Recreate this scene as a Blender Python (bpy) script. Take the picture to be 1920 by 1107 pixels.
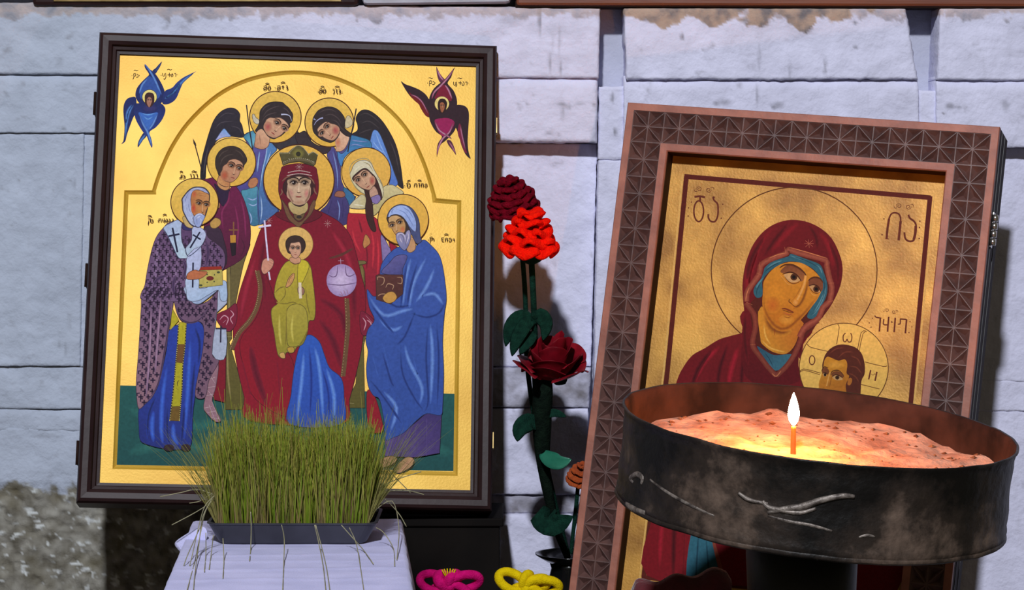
import bpy, bmesh, math, random
from mathutils import Vector, Matrix, noise
from mathutils.geometry import tessellate_polygon

for o in list(bpy.data.objects):
    bpy.data.objects.remove(o)
scene = bpy.context.scene
COL = scene.collection
rng = random.Random(7)

# ------------------------------------------------------------------ camera, world, lights, exposure
F = 4500.0                      # focal length in pixels of the 1920 x 1107 frame
PITCH = math.radians(3.0)
CAMH = 1.5
cam = bpy.data.cameras.new('camera')
cam.sensor_width = 36.0
cam.lens = F / 1920.0 * 36.0
cam.clip_start = 0.05
camo = bpy.data.objects.new('camera', cam)
COL.objects.link(camo)
camo.location = (0, 0, CAMH)
camo.rotation_euler = (math.pi / 2 - PITCH, 0, 0)
scene.camera = camo

world = bpy.data.worlds.new('world')
scene.world = world
world.use_nodes = True
bgn = world.node_tree.nodes['Background']
bgn.inputs['Color'].default_value = (1.0, 0.84, 0.48, 1)
bgn.inputs['Strength'].default_value = 0.065


def lamp(name, loc, target, power, size, color):
    l = bpy.data.lights.new(name, 'AREA')
    l.shape = 'DISK'
    l.size = size
    l.energy = power
    l.color = color
    o = bpy.data.objects.new(name, l)
    COL.objects.link(o)
    o.location = loc
    o.rotation_euler = (Vector(target) - Vector(loc)).to_track_quat('-Z', 'Y').to_euler()
    return o


# the church's cool ceiling lamp, high in front of the wall and a little to the left
lamp('ceiling_lamp', (-0.48, -1.4, 4.2), (0.0, 3.6, 1.3), 300.0, 0.24, (0.90, 0.93, 1.0))

vs = scene.view_settings
vs.view_transform = 'Standard'
vs.look = 'None'
vs.exposure = 0.0
vs.gamma = 1.0
vs.use_curve_mapping = False

# ------------------------------------------------------------------ helpers
WALLY = 3.6


def ray(u, v):
    a = (u - 960.0) / F
    b = -(v - 553.5) / F
    return Vector((a, math.cos(PITCH) + b * math.sin(PITCH), -math.sin(PITCH) + b * math.cos(PITCH)))


EYE = Vector((0, 0, CAMH))


def at(u, v, Y):
    r = ray(u, v)
    return EYE + r * (Y / r.y)


def hit(u, v, p0, n):
    r = ray(u, v)
    return EYE + r * ((p0 - EYE).dot(n) / r.dot(n))


def lin(c):
    out = []
    for x in c[:3]:
        x /= 255.0
        out.append(x / 12.92 if x <= 0.04045 else ((x + 0.055) / 1.055) ** 2.4)
    return tuple(out)


INV = {}


def thing(name, loc, rot=None, label=None, cat=None, group=None):
    o = bpy.data.objects.new(name, None)
    COL.objects.link(o)
    m = Matrix.Translation(Vector(loc))
    if rot is not None:
        m = m @ rot.to_4x4()
    o.matrix_world = m
    o.empty_display_size = 0.05
    INV[o.name] = m.inverted()
    tag(o, label, cat, group)
    return o


def tag(o, label=None, cat=None, group=None, kind=None):
    if label:
        o['label'] = label
    if cat:
        o['category'] = cat
    if group:
        o['group'] = group
    if kind:
        o['kind'] = kind
    return o


def mk(name, V, Fc, mat, parent=None, smooth=False, colors=None, origin=None):
    """one mesh object from world-space points"""
    me = bpy.data.meshes.new(name)
    o = bpy.data.objects.new(name, me)
    if parent is not None:
        im = INV[parent.name]
    elif origin is not None:
        im = Matrix.Translation(-Vector(origin))
    else:
        im = Matrix.Identity(4)
    me.from_pydata([tuple(im @ Vector(v)) for v in V], [], Fc)
    if colors is not None:
        a = me.color_attributes.new('Col', 'FLOAT_COLOR', 'POINT')
        for i, c in enumerate(colors):
            a.data[i].color = (c[0], c[1], c[2], c[3] if len(c) > 3 else 1.0)
    if mat is not None:
        for m in (mat if isinstance(mat, (list, tuple)) else [mat]):
            me.materials.append(m)
    if smooth:
        me.polygons.foreach_set('use_smooth', [True] * len(me.polygons))
    me.update()
    COL.objects.link(o)
    if parent is not None:
        o.parent = parent
        INV[o.name] = im
    elif origin is not None:
        o.location = origin
        INV[o.name] = im
    else:
        INV[o.name] = im
    return o


def fixn(o):
    bm = bmesh.new()
    bm.from_mesh(o.data)
    bmesh.ops.recalc_face_normals(bm, faces=bm.faces)
    bm.to_mesh(o.data)
    bm.free()
    return o


def catmull(pts, k=5, closed=True):
    n = len(pts)
    if k <= 1 or n < 3:
        return [tuple(p) for p in pts]
    out = []
    segs = n if closed else n - 1
    for i in range(segs):
        if closed:
            p0, p1, p2, p3 = pts[(i - 1) % n], pts[i], pts[(i + 1) % n], pts[(i + 2) % n]
        else:
            p0, p1, p2, p3 = pts[max(i - 1, 0)], pts[i], pts[i + 1], pts[min(i + 2, n - 1)]
        for j in range(k):
            t = j / k
            out.append(tuple(0.5 * ((2 * b) + (-a + c) * t + (2 * a - 5 * b + 4 * c - d) * t * t + (-a + 3 * b - 3 * c + d) * t ** 3)
                             for a, b, c, d in zip(p0, p1, p2, p3)))
    if not closed:
        out.append(tuple(pts[-1]))
    return out


def box(name, c, s, mat, parent=None, rot=None, bev=0.0, origin=None):
    bm = bmesh.new()
    bmesh.ops.create_cube(bm, size=1.0)
    for v in bm.verts:
        v.co = Vector((v.co.x * s[0], v.co.y * s[1], v.co.z * s[2]))
    if bev > 0:
        bmesh.ops.bevel(bm, geom=list(bm.edges), offset=bev, segments=2, affect='EDGES', profile=0.5)
    V = []
    for v in bm.verts:
        p = v.co.copy()
        if rot is not None:
            p = rot @ p
        V.append(p + Vector(c))
    bm.verts.index_update()
    Fc = [[v.index for v in f.verts] for f in bm.faces]
    bm.free()
    return mk(name, V, Fc, mat, parent, origin=origin)


def tubegeo(pts, rad, n=8, cap=True):
    V, Fc = [], []
    P = [Vector(p) for p in pts]
    m = len(P)
    up = Vector((0, 0, 1))
    prev = None
    for i, p in enumerate(P):
        t = (P[min(i + 1, m - 1)] - P[max(i - 1, 0)]).normalized()
        if prev is None:
            a = t.cross(up)
            if a.length < 1e-3:
                a = t.cross(Vector((1, 0, 0)))
            a.normalize()
        else:
            a = (prev - t * prev.dot(t)).normalized()
        prev = a
        b = t.cross(a)
        r = rad[i] if isinstance(rad, (list, tuple)) else rad
        for j in range(n):
            th = 2 * math.pi * j / n
            V.append(p + (a * math.cos(th) + b * math.sin(th)) * r)
    for i in range(m - 1):
        for j in range(n):
            Fc.append([i * n + j, i * n + (j + 1) % n, (i + 1) * n + (j + 1) % n, (i + 1) * n + j])
    if cap:
        Fc.append(list(range(n))[::-1])
        Fc.append([(m - 1) * n + j for j in range(n)])
    return V, Fc


def tube(name, pts, rad, mat, parent=None, n=8, k=4, smooth=True):
    if k > 1 and len(pts) > 2:
        if isinstance(rad, (list, tuple)):
            q = catmull([tuple(p) + (r,) for p, r in zip([tuple(x) for x in pts], rad)], k, False)
            pts = [x[:3] for x in q]
            rad = [x[3] for x in q]
        else:
            pts = catmull([tuple(p) for p in pts], k, False)
    V, Fc = tubegeo(pts, rad, n)
    return mk(name, V, Fc, mat, parent, smooth=smooth)


def lathe(name, prof, c, mat, parent=None, n=48, rot=None, smooth=True, jit=None, caps=(True, True)):
    V, Fc = [], []
    m = len(prof)
    for i, (r, z) in enumerate(prof):
        for j in range(n):
            th = 2 * math.pi * j / n
            p = Vector((r * math.cos(th), r * math.sin(th), z))
            if jit:
                p = jit(p, th, i)
            if rot is not None:
                p = rot @ p
            V.append(p + Vector(c))
    for i in range(m - 1):
        for j in range(n):
            Fc.append([i * n + j, i * n + (j + 1) % n, (i + 1) * n + (j + 1) % n, (i + 1) * n + j])
    if caps[0]:
        Fc.append(list(range(n))[::-1])
    if caps[1]:
        Fc.append([(m - 1) * n + j for j in range(n)])
    return fixn(mk(name, V, Fc, mat, parent, smooth=smooth))


# ------------------------------------------------------------------ materials
def nodemat(name):
    m = bpy.data.materials.new(name)
    m.use_nodes = True
    nt = m.node_tree
    return m, nt, nt.nodes['Principled BSDF']


def N(nt, t, **kw):
    n = nt.nodes.new(t)
    for k, v in kw.items():
        setattr(n, k, v)
    return n


def noisy(name, c1, c2, scale=8.0, rough=0.6, metal=0.0, bump=0.0, bscale=60.0, detail=4.0, spec=0.5, lo=0.35, hi=0.65, stretch=None, sheen=0.0, coat=0.0, coords='Object'):
    m, nt, b = nodemat(name)
    tc = N(nt, 'ShaderNodeTexCoord')
    src = tc.outputs[coords]
    if stretch:
        mp = N(nt, 'ShaderNodeMapping')
        mp.inputs['Scale'].default_value = stretch
        nt.links.new(src, mp.inputs['Vector'])
        src = mp.outputs['Vector']
    nz = N(nt, 'ShaderNodeTexNoise')
    nz.inputs['Scale'].default_value = scale
    nz.inputs['Detail'].default_value = detail
    nt.links.new(src, nz.inputs['Vector'])
    r = N(nt, 'ShaderNodeValToRGB')
    r.color_ramp.elements[0].position = lo
    r.color_ramp.elements[1].position = hi
    r.color_ramp.elements[0].color = lin(c1) + (1,)
    r.color_ramp.elements[1].color = lin(c2) + (1,)
    nt.links.new(nz.outputs['Fac'], r.inputs['Fac'])
    nt.links.new(r.outputs['Color'], b.inputs['Base Color'])
    b.inputs['Roughness'].default_value = rough
    b.inputs['Metallic'].default_value = metal
    b.inputs['Specular IOR Level'].default_value = spec
    if sheen:
        b.inputs['Sheen Weight'].default_value = sheen
    if coat:
        b.inputs['Coat Weight'].default_value = coat
        b.inputs['Coat Roughness'].default_value = 0.15
    if bump:
        n2 = N(nt, 'ShaderNodeTexNoise')
        n2.inputs['Scale'].default_value = bscale
        n2.inputs['Detail'].default_value = 5.0
        nt.links.new(src, n2.inputs['Vector'])
        bp = N(nt, 'ShaderNodeBump')
        bp.inputs['Strength'].default_value = bump
        bp.inputs['Distance'].default_value = 0.004
        nt.links.new(n2.outputs['Fac'], bp.inputs['Height'])
        nt.links.new(bp.outputs['Normal'], b.inputs['Normal'])
    return m


def vcol(name, rough=0.5, spec=0.4, grain=0.12, gscale=220.0, bump=0.0, bscale=200.0):
    m, nt, b = nodemat(name)
    at_ = N(nt, 'ShaderNodeVertexColor', layer_name='Col')
    tc = N(nt, 'ShaderNodeTexCoord')
    nz = N(nt, 'ShaderNodeTexNoise')
    nz.inputs['Scale'].default_value = gscale
    nz.inputs['Detail'].default_value = 4.0
    nt.links.new(tc.outputs['Object'], nz.inputs['Vector'])
    mr = N(nt, 'ShaderNodeMapRange')
    mr.inputs['From Min'].default_value = 0.25
    mr.inputs['From Max'].default_value = 0.75
    mr.inputs['To Min'].default_value = 1.0 - grain
    mr.inputs['To Max'].default_value = 1.0 + grain
    nt.links.new(nz.outputs['Fac'], mr.inputs['Value'])
    vm = N(nt, 'ShaderNodeVectorMath', operation='SCALE')
    nt.links.new(at_.outputs['Color'], vm.inputs[0])
    nt.links.new(mr.outputs['Result'], vm.inputs['Scale'])
    nt.links.new(vm.outputs['Vector'], b.inputs['Base Color'])
    b.inputs['Roughness'].default_value = rough
    b.inputs['Specular IOR Level'].default_value = spec
    if bump:
        n2 = N(nt, 'ShaderNodeTexNoise')
        n2.inputs['Scale'].default_value = bscale
        n2.inputs['Detail'].default_value = 6.0
        nt.links.new(tc.outputs['Object'], n2.inputs['Vector'])
        bp = N(nt, 'ShaderNodeBump')
        bp.inputs['Strength'].default_value = bump
        bp.inputs['Distance'].default_value = 0.003
        nt.links.new(n2.outputs['Fac'], bp.inputs['Height'])
        nt.links.new(bp.outputs['Normal'], b.inputs['Normal'])
    return m


M_paint = vcol('icon_paint', 0.6, 0.1, 0.16, 260.0)
M_wall = vcol('limewashed_stone', 0.85, 0.2, 0.07, 28.0, 0.55, 150.0)
M_goldL = noisy('gold_leaf_yellow', (198, 152, 42), (214, 172, 62), 9.0, 0.5, 0.25, 0.08, 300.0, spec=0.5)
M_goldR = noisy('gold_leaf_amber', (142, 96, 34), (204, 152, 66), 13.0, 0.48, 0.35, 0.1, 300.0, detail=6.0)
M_lacquer = noisy('dark_brown_lacquer', (38, 24, 25), (48, 32, 32), 14.0, 0.42, 0.0, 0.05, 90.0, spec=0.14)
M_strip = noisy('red_brown_wood', (134, 78, 62), (158, 96, 76), 30.0, 0.55, 0.0, 0.12, 120.0, stretch=(1, 1, 1))
M_carve = noisy('carved_dark_wood', (74, 50, 47), (96, 66, 60), 45.0, 0.5, 0.0, 0.10, 160.0)
M_caseside = noisy('case_side_wood', (32, 21, 18), (42, 28, 23), 20.0, 0.6, 0.0, 0.08, 90.0, spec=0.04)
M_beam = noisy('beam_wood', (92, 44, 26), (122, 62, 34), 22.0, 0.5, 0.0, 0.15, 60.0, stretch=(0.15, 1, 2))
M_black = noisy('black_iron', (10, 9, 9), (20, 18, 17), 14.0, 0.5, 0.0, 0.1, 80.0)
M_brass = noisy('brass', (150, 125, 80), (190, 165, 110), 40.0, 0.3, 0.9)
M_steel = noisy('nickel', (170, 165, 160), (205, 200, 195), 40.0, 0.25, 0.95)
M_darkwood = noisy('black_brown_wood', (14, 11, 10), (20, 16, 14), 12.0, 0.8, 0.0, 0.1, 60.0, spec=0.1)
M_bench = noisy('bench_wood', (58, 38, 26), (78, 52, 36), 14.0, 0.6, 0.0, 0.1, 60.0, stretch=(0.2, 1, 1))
M_floor = noisy('floor_stone', (84, 78, 70), (112, 104, 94), 5.0, 0.8, 0.0, 0.2, 30.0)
M_cloth = noisy('white_linen', (188, 188, 228), (202, 201, 240), 18.0, 0.85, 0.0, 0.25, 500.0, spec=0.2, sheen=0.1)
M_plastic = noisy('black_plastic', (40, 40, 48), (54, 54, 64), 20.0, 0.45, 0.0, 0.05, 80.0)
M_soil = noisy('dark_soil', (28, 24, 22), (58, 50, 42), 120.0, 0.95, 0.0, 0.8, 200.0)
M_grass = vcol('grass_blades', 0.6, 0.3, 0.1, 80.0)
M_sand = noisy('ash_and_sand', (164, 108, 88), (214, 158, 134), 26.0, 0.95, 0.0, 0.9, 70.0, detail=7.0, spec=0.1)
M_clod = noisy('burnt_wax_crumbs', (96, 52, 34), (150, 96, 66), 60.0, 0.9, 0.0, 0.6, 120.0, spec=0.1)
M_wax = noisy('beeswax', (172, 96, 34), (192, 114, 44), 40.0, 0.45)
M_stem = noisy('dark_green_felt', (8, 36, 28), (16, 52, 40), 120.0, 0.95, 0.0, 0.8, 500.0, spec=0.1)
M_leafgloss = noisy('glossy_leaf', (24, 84, 66), (40, 112, 88), 30.0, 0.25, spec=0.6)
M_maroon = noisy('maroon_yarn', (92, 4, 20), (116, 8, 28), 160.0, 0.95, 0.0, 1.0, 420.0, spec=0.05)
M_red = noisy('bright_red_yarn', (250, 14, 4), (255, 30, 8), 160.0, 0.95, 0.0, 1.0, 420.0, spec=0.05)
M_satin = noisy('crimson_satin', (96, 4, 18), (128, 8, 26), 60.0, 0.55, spec=0.2)
M_orange = noisy('orange_yarn', (150, 58, 10), (172, 74, 16), 120.0, 0.95, 0.0, 0.8, 420.0)
M_pink = noisy('magenta_felt', (186, 6, 96), (206, 14, 112), 120.0, 0.9, 0.0, 0.5, 500.0, spec=0.1)
M_yellow = noisy('yellow_felt', (208, 178, 2), (226, 196, 8), 120.0, 0.9, 0.0, 0.5, 500.0, spec=0.1)
M_velvet = noisy('dark_red_velvet', (70, 8, 18), (96, 12, 26), 40.0, 0.9, 0.0, 0.3, 300.0, sheen=0.4)
M_vase = noisy('black_glaze', (12, 13, 14), (20, 20, 22), 10.0, 0.15)

# ------------------------------------------------------------------ the wall: carved, lime-washed stones
def nz(x, y, s, o=0.0):
    return noise.noise(Vector((x * s + o, y * s - o, o * 0.37)))


def fbm(x, y, s, o=0.0):
    return nz(x, y, s, o) + 0.5 * nz(x, y, s * 2.1, o + 7) + 0.25 * nz(x, y, s * 4.3, o + 13)


WHITE = lin((204, 204, 226))
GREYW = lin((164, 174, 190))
TAN = lin((176, 152, 136))
DIRT = lin((112, 108, 112))
ROCK1 = lin((98, 94, 84))
ROCK2 = lin((150, 148, 140))
FLECK = lin((196, 200, 200))


SMUT = lin((86, 84, 88))
# soot smudges, streaks and hairline cracks of the old limewash, plus one strip's painted shade
STAINS = [(972, 198, 5, 3, .6), (988, 197, 4, 3, .5), (1054, 197, 10, 4, .7), (1085, 196, 12, 4, .4), (1112, 198, 5, 5, .8), (1030, 120, 3.5, 18, .7), (1050, 130, 3, 15, .6), (1054, 212, 5, 14, .45),
          (1030, 250, 8, 4, .5), (1354, 194, 16, 6, .6), (1340, 196, 6, 5, .6), (1452, 199, 11, 6, .6), (1445, 203, 5, 4, .7), (1275, 72, 3.5, 6, .9), (1596, 46, 4, 4, .9), (1597, 91, 5, 3.5, .9), (1774, 200, 10, 6, .7), (1790, 202, 7, 4, .7),
          (1875, 199, 6, 9, .5), (1147, 183, 3.5, 9, .8), (1152, 247, 3.5, 8, .9), (1011, 40, 2.6, 26, .9), (1540, 130, 3.5, 20, .6), (1415, 181, 3, 18, .6), (1475, 135, 3, 16, .4), (1418, 110, 3, 24, .4), (130, 170, 5, 3, .4), (143, 92, 4, 3, .6),
          (128, 242, 4, 3, .6), (146, 345, 4, 11, .5), (131, 652, 3, 15, .5), (118, 642, 4, 8, .4), (122, 118, 8, 10, .3), (20, 175, 5, 3, .5), (60, 320, 30, 14, .14), (90, 60, 40, 16, .14), (1040, 60, 60, 14, .22), (960, 40, 30, 12, .3),
          (1015, 700, 60, 14, .3), (1885, 100, 24, 10, .2), (1000, 948, 50, 16, .4), (90, 815, 26, 4, .4)]


def mix(a, b, t):
    t = max(0.0, min(1.0, t))
    return tuple(x + (y - x) * t for x, y in zip(a, b))


def wallcolor(u, v, kind):
    n1 = fbm(u, v, 1 / 90.0, 3.1)
    n2 = fbm(u, v, 1 / 22.0, 9.7)
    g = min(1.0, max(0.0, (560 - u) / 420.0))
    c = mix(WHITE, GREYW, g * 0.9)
    c = mix(c, tuple(x * 1.10 for x in c), 0.5 + 0.6 * n1)
    c = mix(c, DIRT, max(0, n2 - 0.62) * 0.9)
    sp = fbm(u, v, 1 / 7.0, 21.0)
    c = mix(c, DIRT, max(0, sp - 0.95) * 2.2)
    st = nz(u, v * 0.12, 1 / 9.0, 31.0) + 0.5 * nz(u, v * 0.3, 1 / 50.0, 41.0)
    c = mix(c, DIRT, max(0, st - 0.72) * 0.7)
    for (su, sv, ru, rv, k) in STAINS:
        if abs(u - su) < 2 * ru and abs(v - sv) < 2 * rv:
            d = math.hypot((u - su) / ru, (v - sv) / rv) + .45 * n2
            c = mix(c, SMUT, .75 * k * max(0.0, min(1.0, 1.35 - d)))
    if kind == 'chip':
        edge = 30 + 30 * fbm(u, v, 1 / 45.0, 5.0) - 18 * max(0, abs(u - 1330) - 170) / 170
        ok = max(0.0, min(1.0, (edge - (v - 18)) / 3.0)) if 1165 < u < 1640 else 0
        ok = max(ok, max(0.0, min(1.0, (18 + 16 * n2 - (v - 18)) / 4.0)) * 0.6)
        c = mix(c, mix(TAN, DIRT, 0.25 + n2), ok)
    if kind == 'rock':
        t = 0.5 + 0.8 * fbm(u, v, 1 / 26.0, 2.2)
        r = mix(ROCK1, ROCK2, t)
        r = mix(r, lin((92, 84, 60)), max(0, fbm(u, v, 1 / 60.0, 8.1)) * 0.8)
        r = mix(r, FLECK, max(0, fbm(u, v * 1.5, 1 / 17.0, 15.0) - 0.42) * 4)
        top = max(0.0, min(1.0, ((v - 905) + 26 * n2 + 20 * n1) / 12.0))
        c = mix(c, r, top)
    if kind == 'dirt_and_shade':
        c = mix(c, DIRT, 0.55 + 0.5 * n2)  # grey for dirt, and for the sunk strip's shade put into colour
    return c


wall = mk('wall_back', [(-2.2, 3.63, 0), (2.2, 3.63, 0), (2.2, 3.63, 2.9), (-2.2, 3.63, 2.9),
                        (-2.2, 3.9, 0), (2.2, 3.9, 0), (2.2, 3.9, 2.9), (-2.2, 3.9, 2.9)],
          [[0, 1, 2, 3], [5, 4, 7, 6], [3, 2, 6, 7], [1, 0, 4, 5], [0, 3, 7, 4], [2, 1, 5, 6]], M_wall,
          colors=[lin((176, 178, 194))] * 8)
tag(wall, 'white limewashed carved stone wall behind the icons', kind='structure')
floor = mk('floor', [(-2.2, -0.8, 0), (2.2, -0.8, 0), (2.2, 3.9, 0), (-2.2, 3.9, 0),
                     (-2.2, -0.8, -.1), (2.2, -0.8, -.1), (2.2, 3.9, -.1), (-2.2, 3.9, -.1)],
           [[0, 1, 2, 3], [7, 6, 5, 4], [0, 4, 5, 1], [1, 5, 6, 2], [2, 6, 7, 3], [3, 7, 4, 0]], M_floor)
tag(floor, 'grey stone church floor', kind='structure')


def block(q, proud, kind='white', bev=5.0, amp=0.0022, cove=0.0, jag=1.2, step=4.0, seed=0.0):
    """a stone with four corners given as wall pixels (tl, tr, br, bl)"""
    (ax, ay), (bx, by), (cx, cy), (dx, dy) = q
    w = max(bx - ax, cx - dx)
    h = max(dy - ay, cy - by)
    # vertical samples stay fine only inside the picture
    def samples(a, b):
        out = [a]
        x = a
        while x < b - 1e-6:
            s = step if -40 < x < 1960 else (12.0 if -500 < x < 2400 else 60.0)
            if x - a < bev or b - x < bev * 1.5:
                s = min(s, 2.5)
            x = min(b, x + s)
            out.append(x)
        return out
    sx = samples(min(ax, dx), max(bx, cx))
    sy = samples(min(ay, by), max(dy, cy))
    fx = [(x - sx[0]) / (sx[-1] - sx[0]) for x in sx]
    fy = [(y - sy[0]) / (sy[-1] - sy[0]) for y in sy]
    V, C, Fc = [], [], []
    nx, ny = len(fx), len(fy)
    pm = WALLY / F
    for j, t in enumerate(fy):
        for i, s in enumerate(fx):
            x = (ax * (1 - s) + bx * s) * (1 - t) + (dx * (1 - s) + cx * s) * t
            y = (ay * (1 - s) + by * s) * (1 - t) + (dy * (1 - s) + cy * s) * t
            d = min(s * w, (1 - s) * w, t * h, (1 - t) * h)
            wob = jag * fbm(x, y, 1 / 16.0, 4.4 + seed)
            if s in (0.0, 1.0):
                x += wob
            if t in (0.0, 1.0):
                y += wob
            back = 0.0
            b = bev * (1 + 0.5 * nz(x, y, 1 / 20.0, 17 + seed))
            if d < b:
                k = 1 - d / b
                back = b * pm * (1 - math.sqrt(max(0.0, 1 - k * k)))
            cv = cove * max(0.0, 1 - t * h / 26.0) ** 2
            f = fbm(x, y, 1 / 40.0, 1.7 + seed)
            a = amp * f
            if kind == 'rock':
                rk = max(0.0, min(1.0, (y - 900) / 20.0))
                a += rk * (0.005 * fbm(x, y, 1 / 34.0, 6.0) + 0.003 * fbm(x, y, 1 / 11.0, 2.0) - 0.006)
            Y = WALLY - proud + back + cv - a
            p = at(x, y, WALLY)
            V.append((p.x, Y, p.z))
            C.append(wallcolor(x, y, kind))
    for j in range(ny - 1):
        for i in range(nx - 1):
            a = j * nx + i
            Fc.append([a, a + nx, a + nx + 1, a + 1])
    # sides back to the core of the wall
    loop = [i for i in range(nx)] + [j * nx + nx - 1 for j in range(1, ny)] + [(ny - 1) * nx + i for i in range(nx - 2, -1, -1)] + [j * nx for j in range(ny - 2, 0, -1)]
    base = len(V)
    for i in loop:
        V.append((V[i][0], 3.632, V[i][2]))
        C.append(C[i])
    L = len(loop)
    for k in range(L):
        Fc.append([loop[k], loop[(k + 1) % L], base + (k + 1) % L, base + k])
    return mk('stone_block', V, Fc, M_wall, wall, smooth=True, colors=C)


X0, X1 = -700, 2600
BL = [
    (((X0, -900), (1122, -900), (1122, -12), (X0, -16)), .028, 'white', {}),
    (((1124, -900), (X1, -900), (X1, -2), (1124, -6)), .028, 'white', {}),
    (((X0, 2), (1124, 17), (1121, 149), (X0, 136)), .040, 'chip', dict(bev=5)),
    (((1166, 17), (1690, 18), (1712, 151), (1171, 152)), .042, 'chip', dict(bev=6, jag=2.5)),
    (((1753, 18), (X1, 14), (X1, 158), (1747, 152)), .042, 'chip', dict(bev=5)),
    (((X0, 129), (522, 137), (522, 251), (X0, 248)), .036, 'white', dict(cove=.010, bev=2.5)),
    (((522, 142), (1120, 144), (1118, 269), (522, 265)), .040, 'white', dict(cove=.012, bev=9)),
    (((1122, 164), (1168, 163), (1168, 300), (1120, 300)), .030, 'white', dict(bev=2)),
    (((1120, 300), (1166, 300), (1152, 1500), (1098, 1500)), .030, 'white', dict(bev=3)),
    (((1168, 144), (1714, 146), (1718, 322), (1166, 322)), .037, 'white', dict(cove=.012, bev=3)),
    (((1715, 170), (1748, 172), (1748, 277), (1718, 277)), .033, 'white', dict(bev=2)),
    (((1747, 145), (X1, 151), (X1, 277), (1747, 277)), .039, 'white', dict(cove=.012, bev=3)),
    (((X0, 244), (165, 246), (157, 684), (X0, 683)), .0305, 'white', dict(bev=3)),
    (((160, 246), (522, 248), (522, 686), (152, 686)), .0265, 'white', dict(bev=3)),
    (((522, 266), (1120, 270), (1108, 688), (522, 688)), -.002, 'white', dict(bev=3)),
    (((1164, 321), (1714, 321), (1706, 714), (1158, 714)), .006, 'white', {}),
    (((1714, 276), (X1, 276), (X1, 716), (1706, 716)), .004, 'white', dict(bev=3)),
    (((X0, 678), (562, 680), (562, 766), (X0, 762)), .0245, 'white', dict(bev=2.5)),
    (((562, 688), (1108, 690), (1104, 764), (562, 762)), .008, 'dirt_and_shade', dict(bev=4)),
    (((1156, 711), (X1, 712), (X1, 773), (1154, 771)), .0035, 'white', dict(bev=4)),
    (((X0, 755), (562, 759), (562, 808), (X0, 802)), .022, 'white', dict(cove=.006, bev=2)),
    (((X0, 796), (562, 801), (562, 1500), (X0, 1500)), .021, 'rock', dict(bev=3)),
    (((562, 764), (1103, 766), (1098, 928), (562, 926)), .004, 'white', dict(bev=3)),
    (((562, 927), (1098, 929), (1096, 964), (562, 964)), -.003, 'dirt_and_shade', dict(bev=3)),  # sunk strip, its shade painted in as a greyer colour
    (((562, 963), (1095, 964), (1082, 1500), (562, 1500)), .006, 'white', dict(bev=5)),
    (((1152, 768), (X1, 770), (X1, 1500), (1140, 1500)), .000, 'white', dict(bev=4)),
]
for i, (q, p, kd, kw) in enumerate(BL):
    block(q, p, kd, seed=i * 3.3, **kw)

# cracks in the limewash: thin dark slits let into the stones' faces are left to the joints between them


# ------------------------------------------------------------------ what hangs along the top of the wall
def rail_px(name, x0, x1, y0, y1, Y, depth, mat, parent, bev=0.004, slope=0.0):
    a = at(x0, y1, Y)
    b = at(x1, y0, Y)
    return box(name, ((a.x + b.x) / 2, Y + depth / 2, (a.z + b.z) / 2), (b.x - a.x, depth, b.z - a.z), mat, parent,
               rot=Matrix.Rotation(slope, 3, 'Y'), bev=bev)


c = at(1480, 13, 3.53)
beam = thing('wooden_beam', (c.x, 3.53, c.z - .002), None, 'reddish brown wooden beam fixed along the wall above both icons', 'beam')
rail_px('beam_board', 968, 2500, -110, 12, 3.552, 0.06, M_beam, beam, slope=0.0022)
rail_px('beam_fillet', 966, 2500, 3, 15, 3.556, 0.05, M_caseside, beam, bev=0.001, slope=0.0022)

c = at(365, 12, 3.53)
pic = thing('picture_frame', (c.x, 3.55, c.z), None, 'dark picture frame with thin gilt line hung above the icon with many figures', 'picture frame')
rail_px('frame_rail', 60, 672, -28, 11, 3.552, 0.020, M_lacquer, pic, bev=0.006)
rail_px('frame_rail', 60, 100, -460, -28, 3.552, 0.020, M_lacquer, pic, bev=0.006)
rail_px('frame_rail', 632, 672, -460, -28, 3.552, 0.020, M_lacquer, pic, bev=0.006)
rail_px('frame_rail', 60, 672, -500, -460, 3.552, 0.020, M_lacquer, pic, bev=0.006)
rail_px('gilt_line', 100, 640, -4, 3, 3.5495, 0.006, M_brass, pic, bev=0.0008)
rail_px('picture_panel', 98, 634, -462, -26, 3.560, 0.008, M_goldR, pic, bev=0.001)
c = at(815, 9, 3.53)
st = thing('stone_ledge', (c.x, 3.53, c.z), None, 'pale rounded stone ledge jutting out between frame and beam', 'ledge')
rail_px('ledge_stone', 678, 958, -80, 7, 3.546, 0.05, noisy('ledge_limewash', (176, 178, 190), (196, 198, 212), 20.0, 0.85, 0, .3, 90.0), st, bev=0.008, slope=-0.012)

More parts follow.
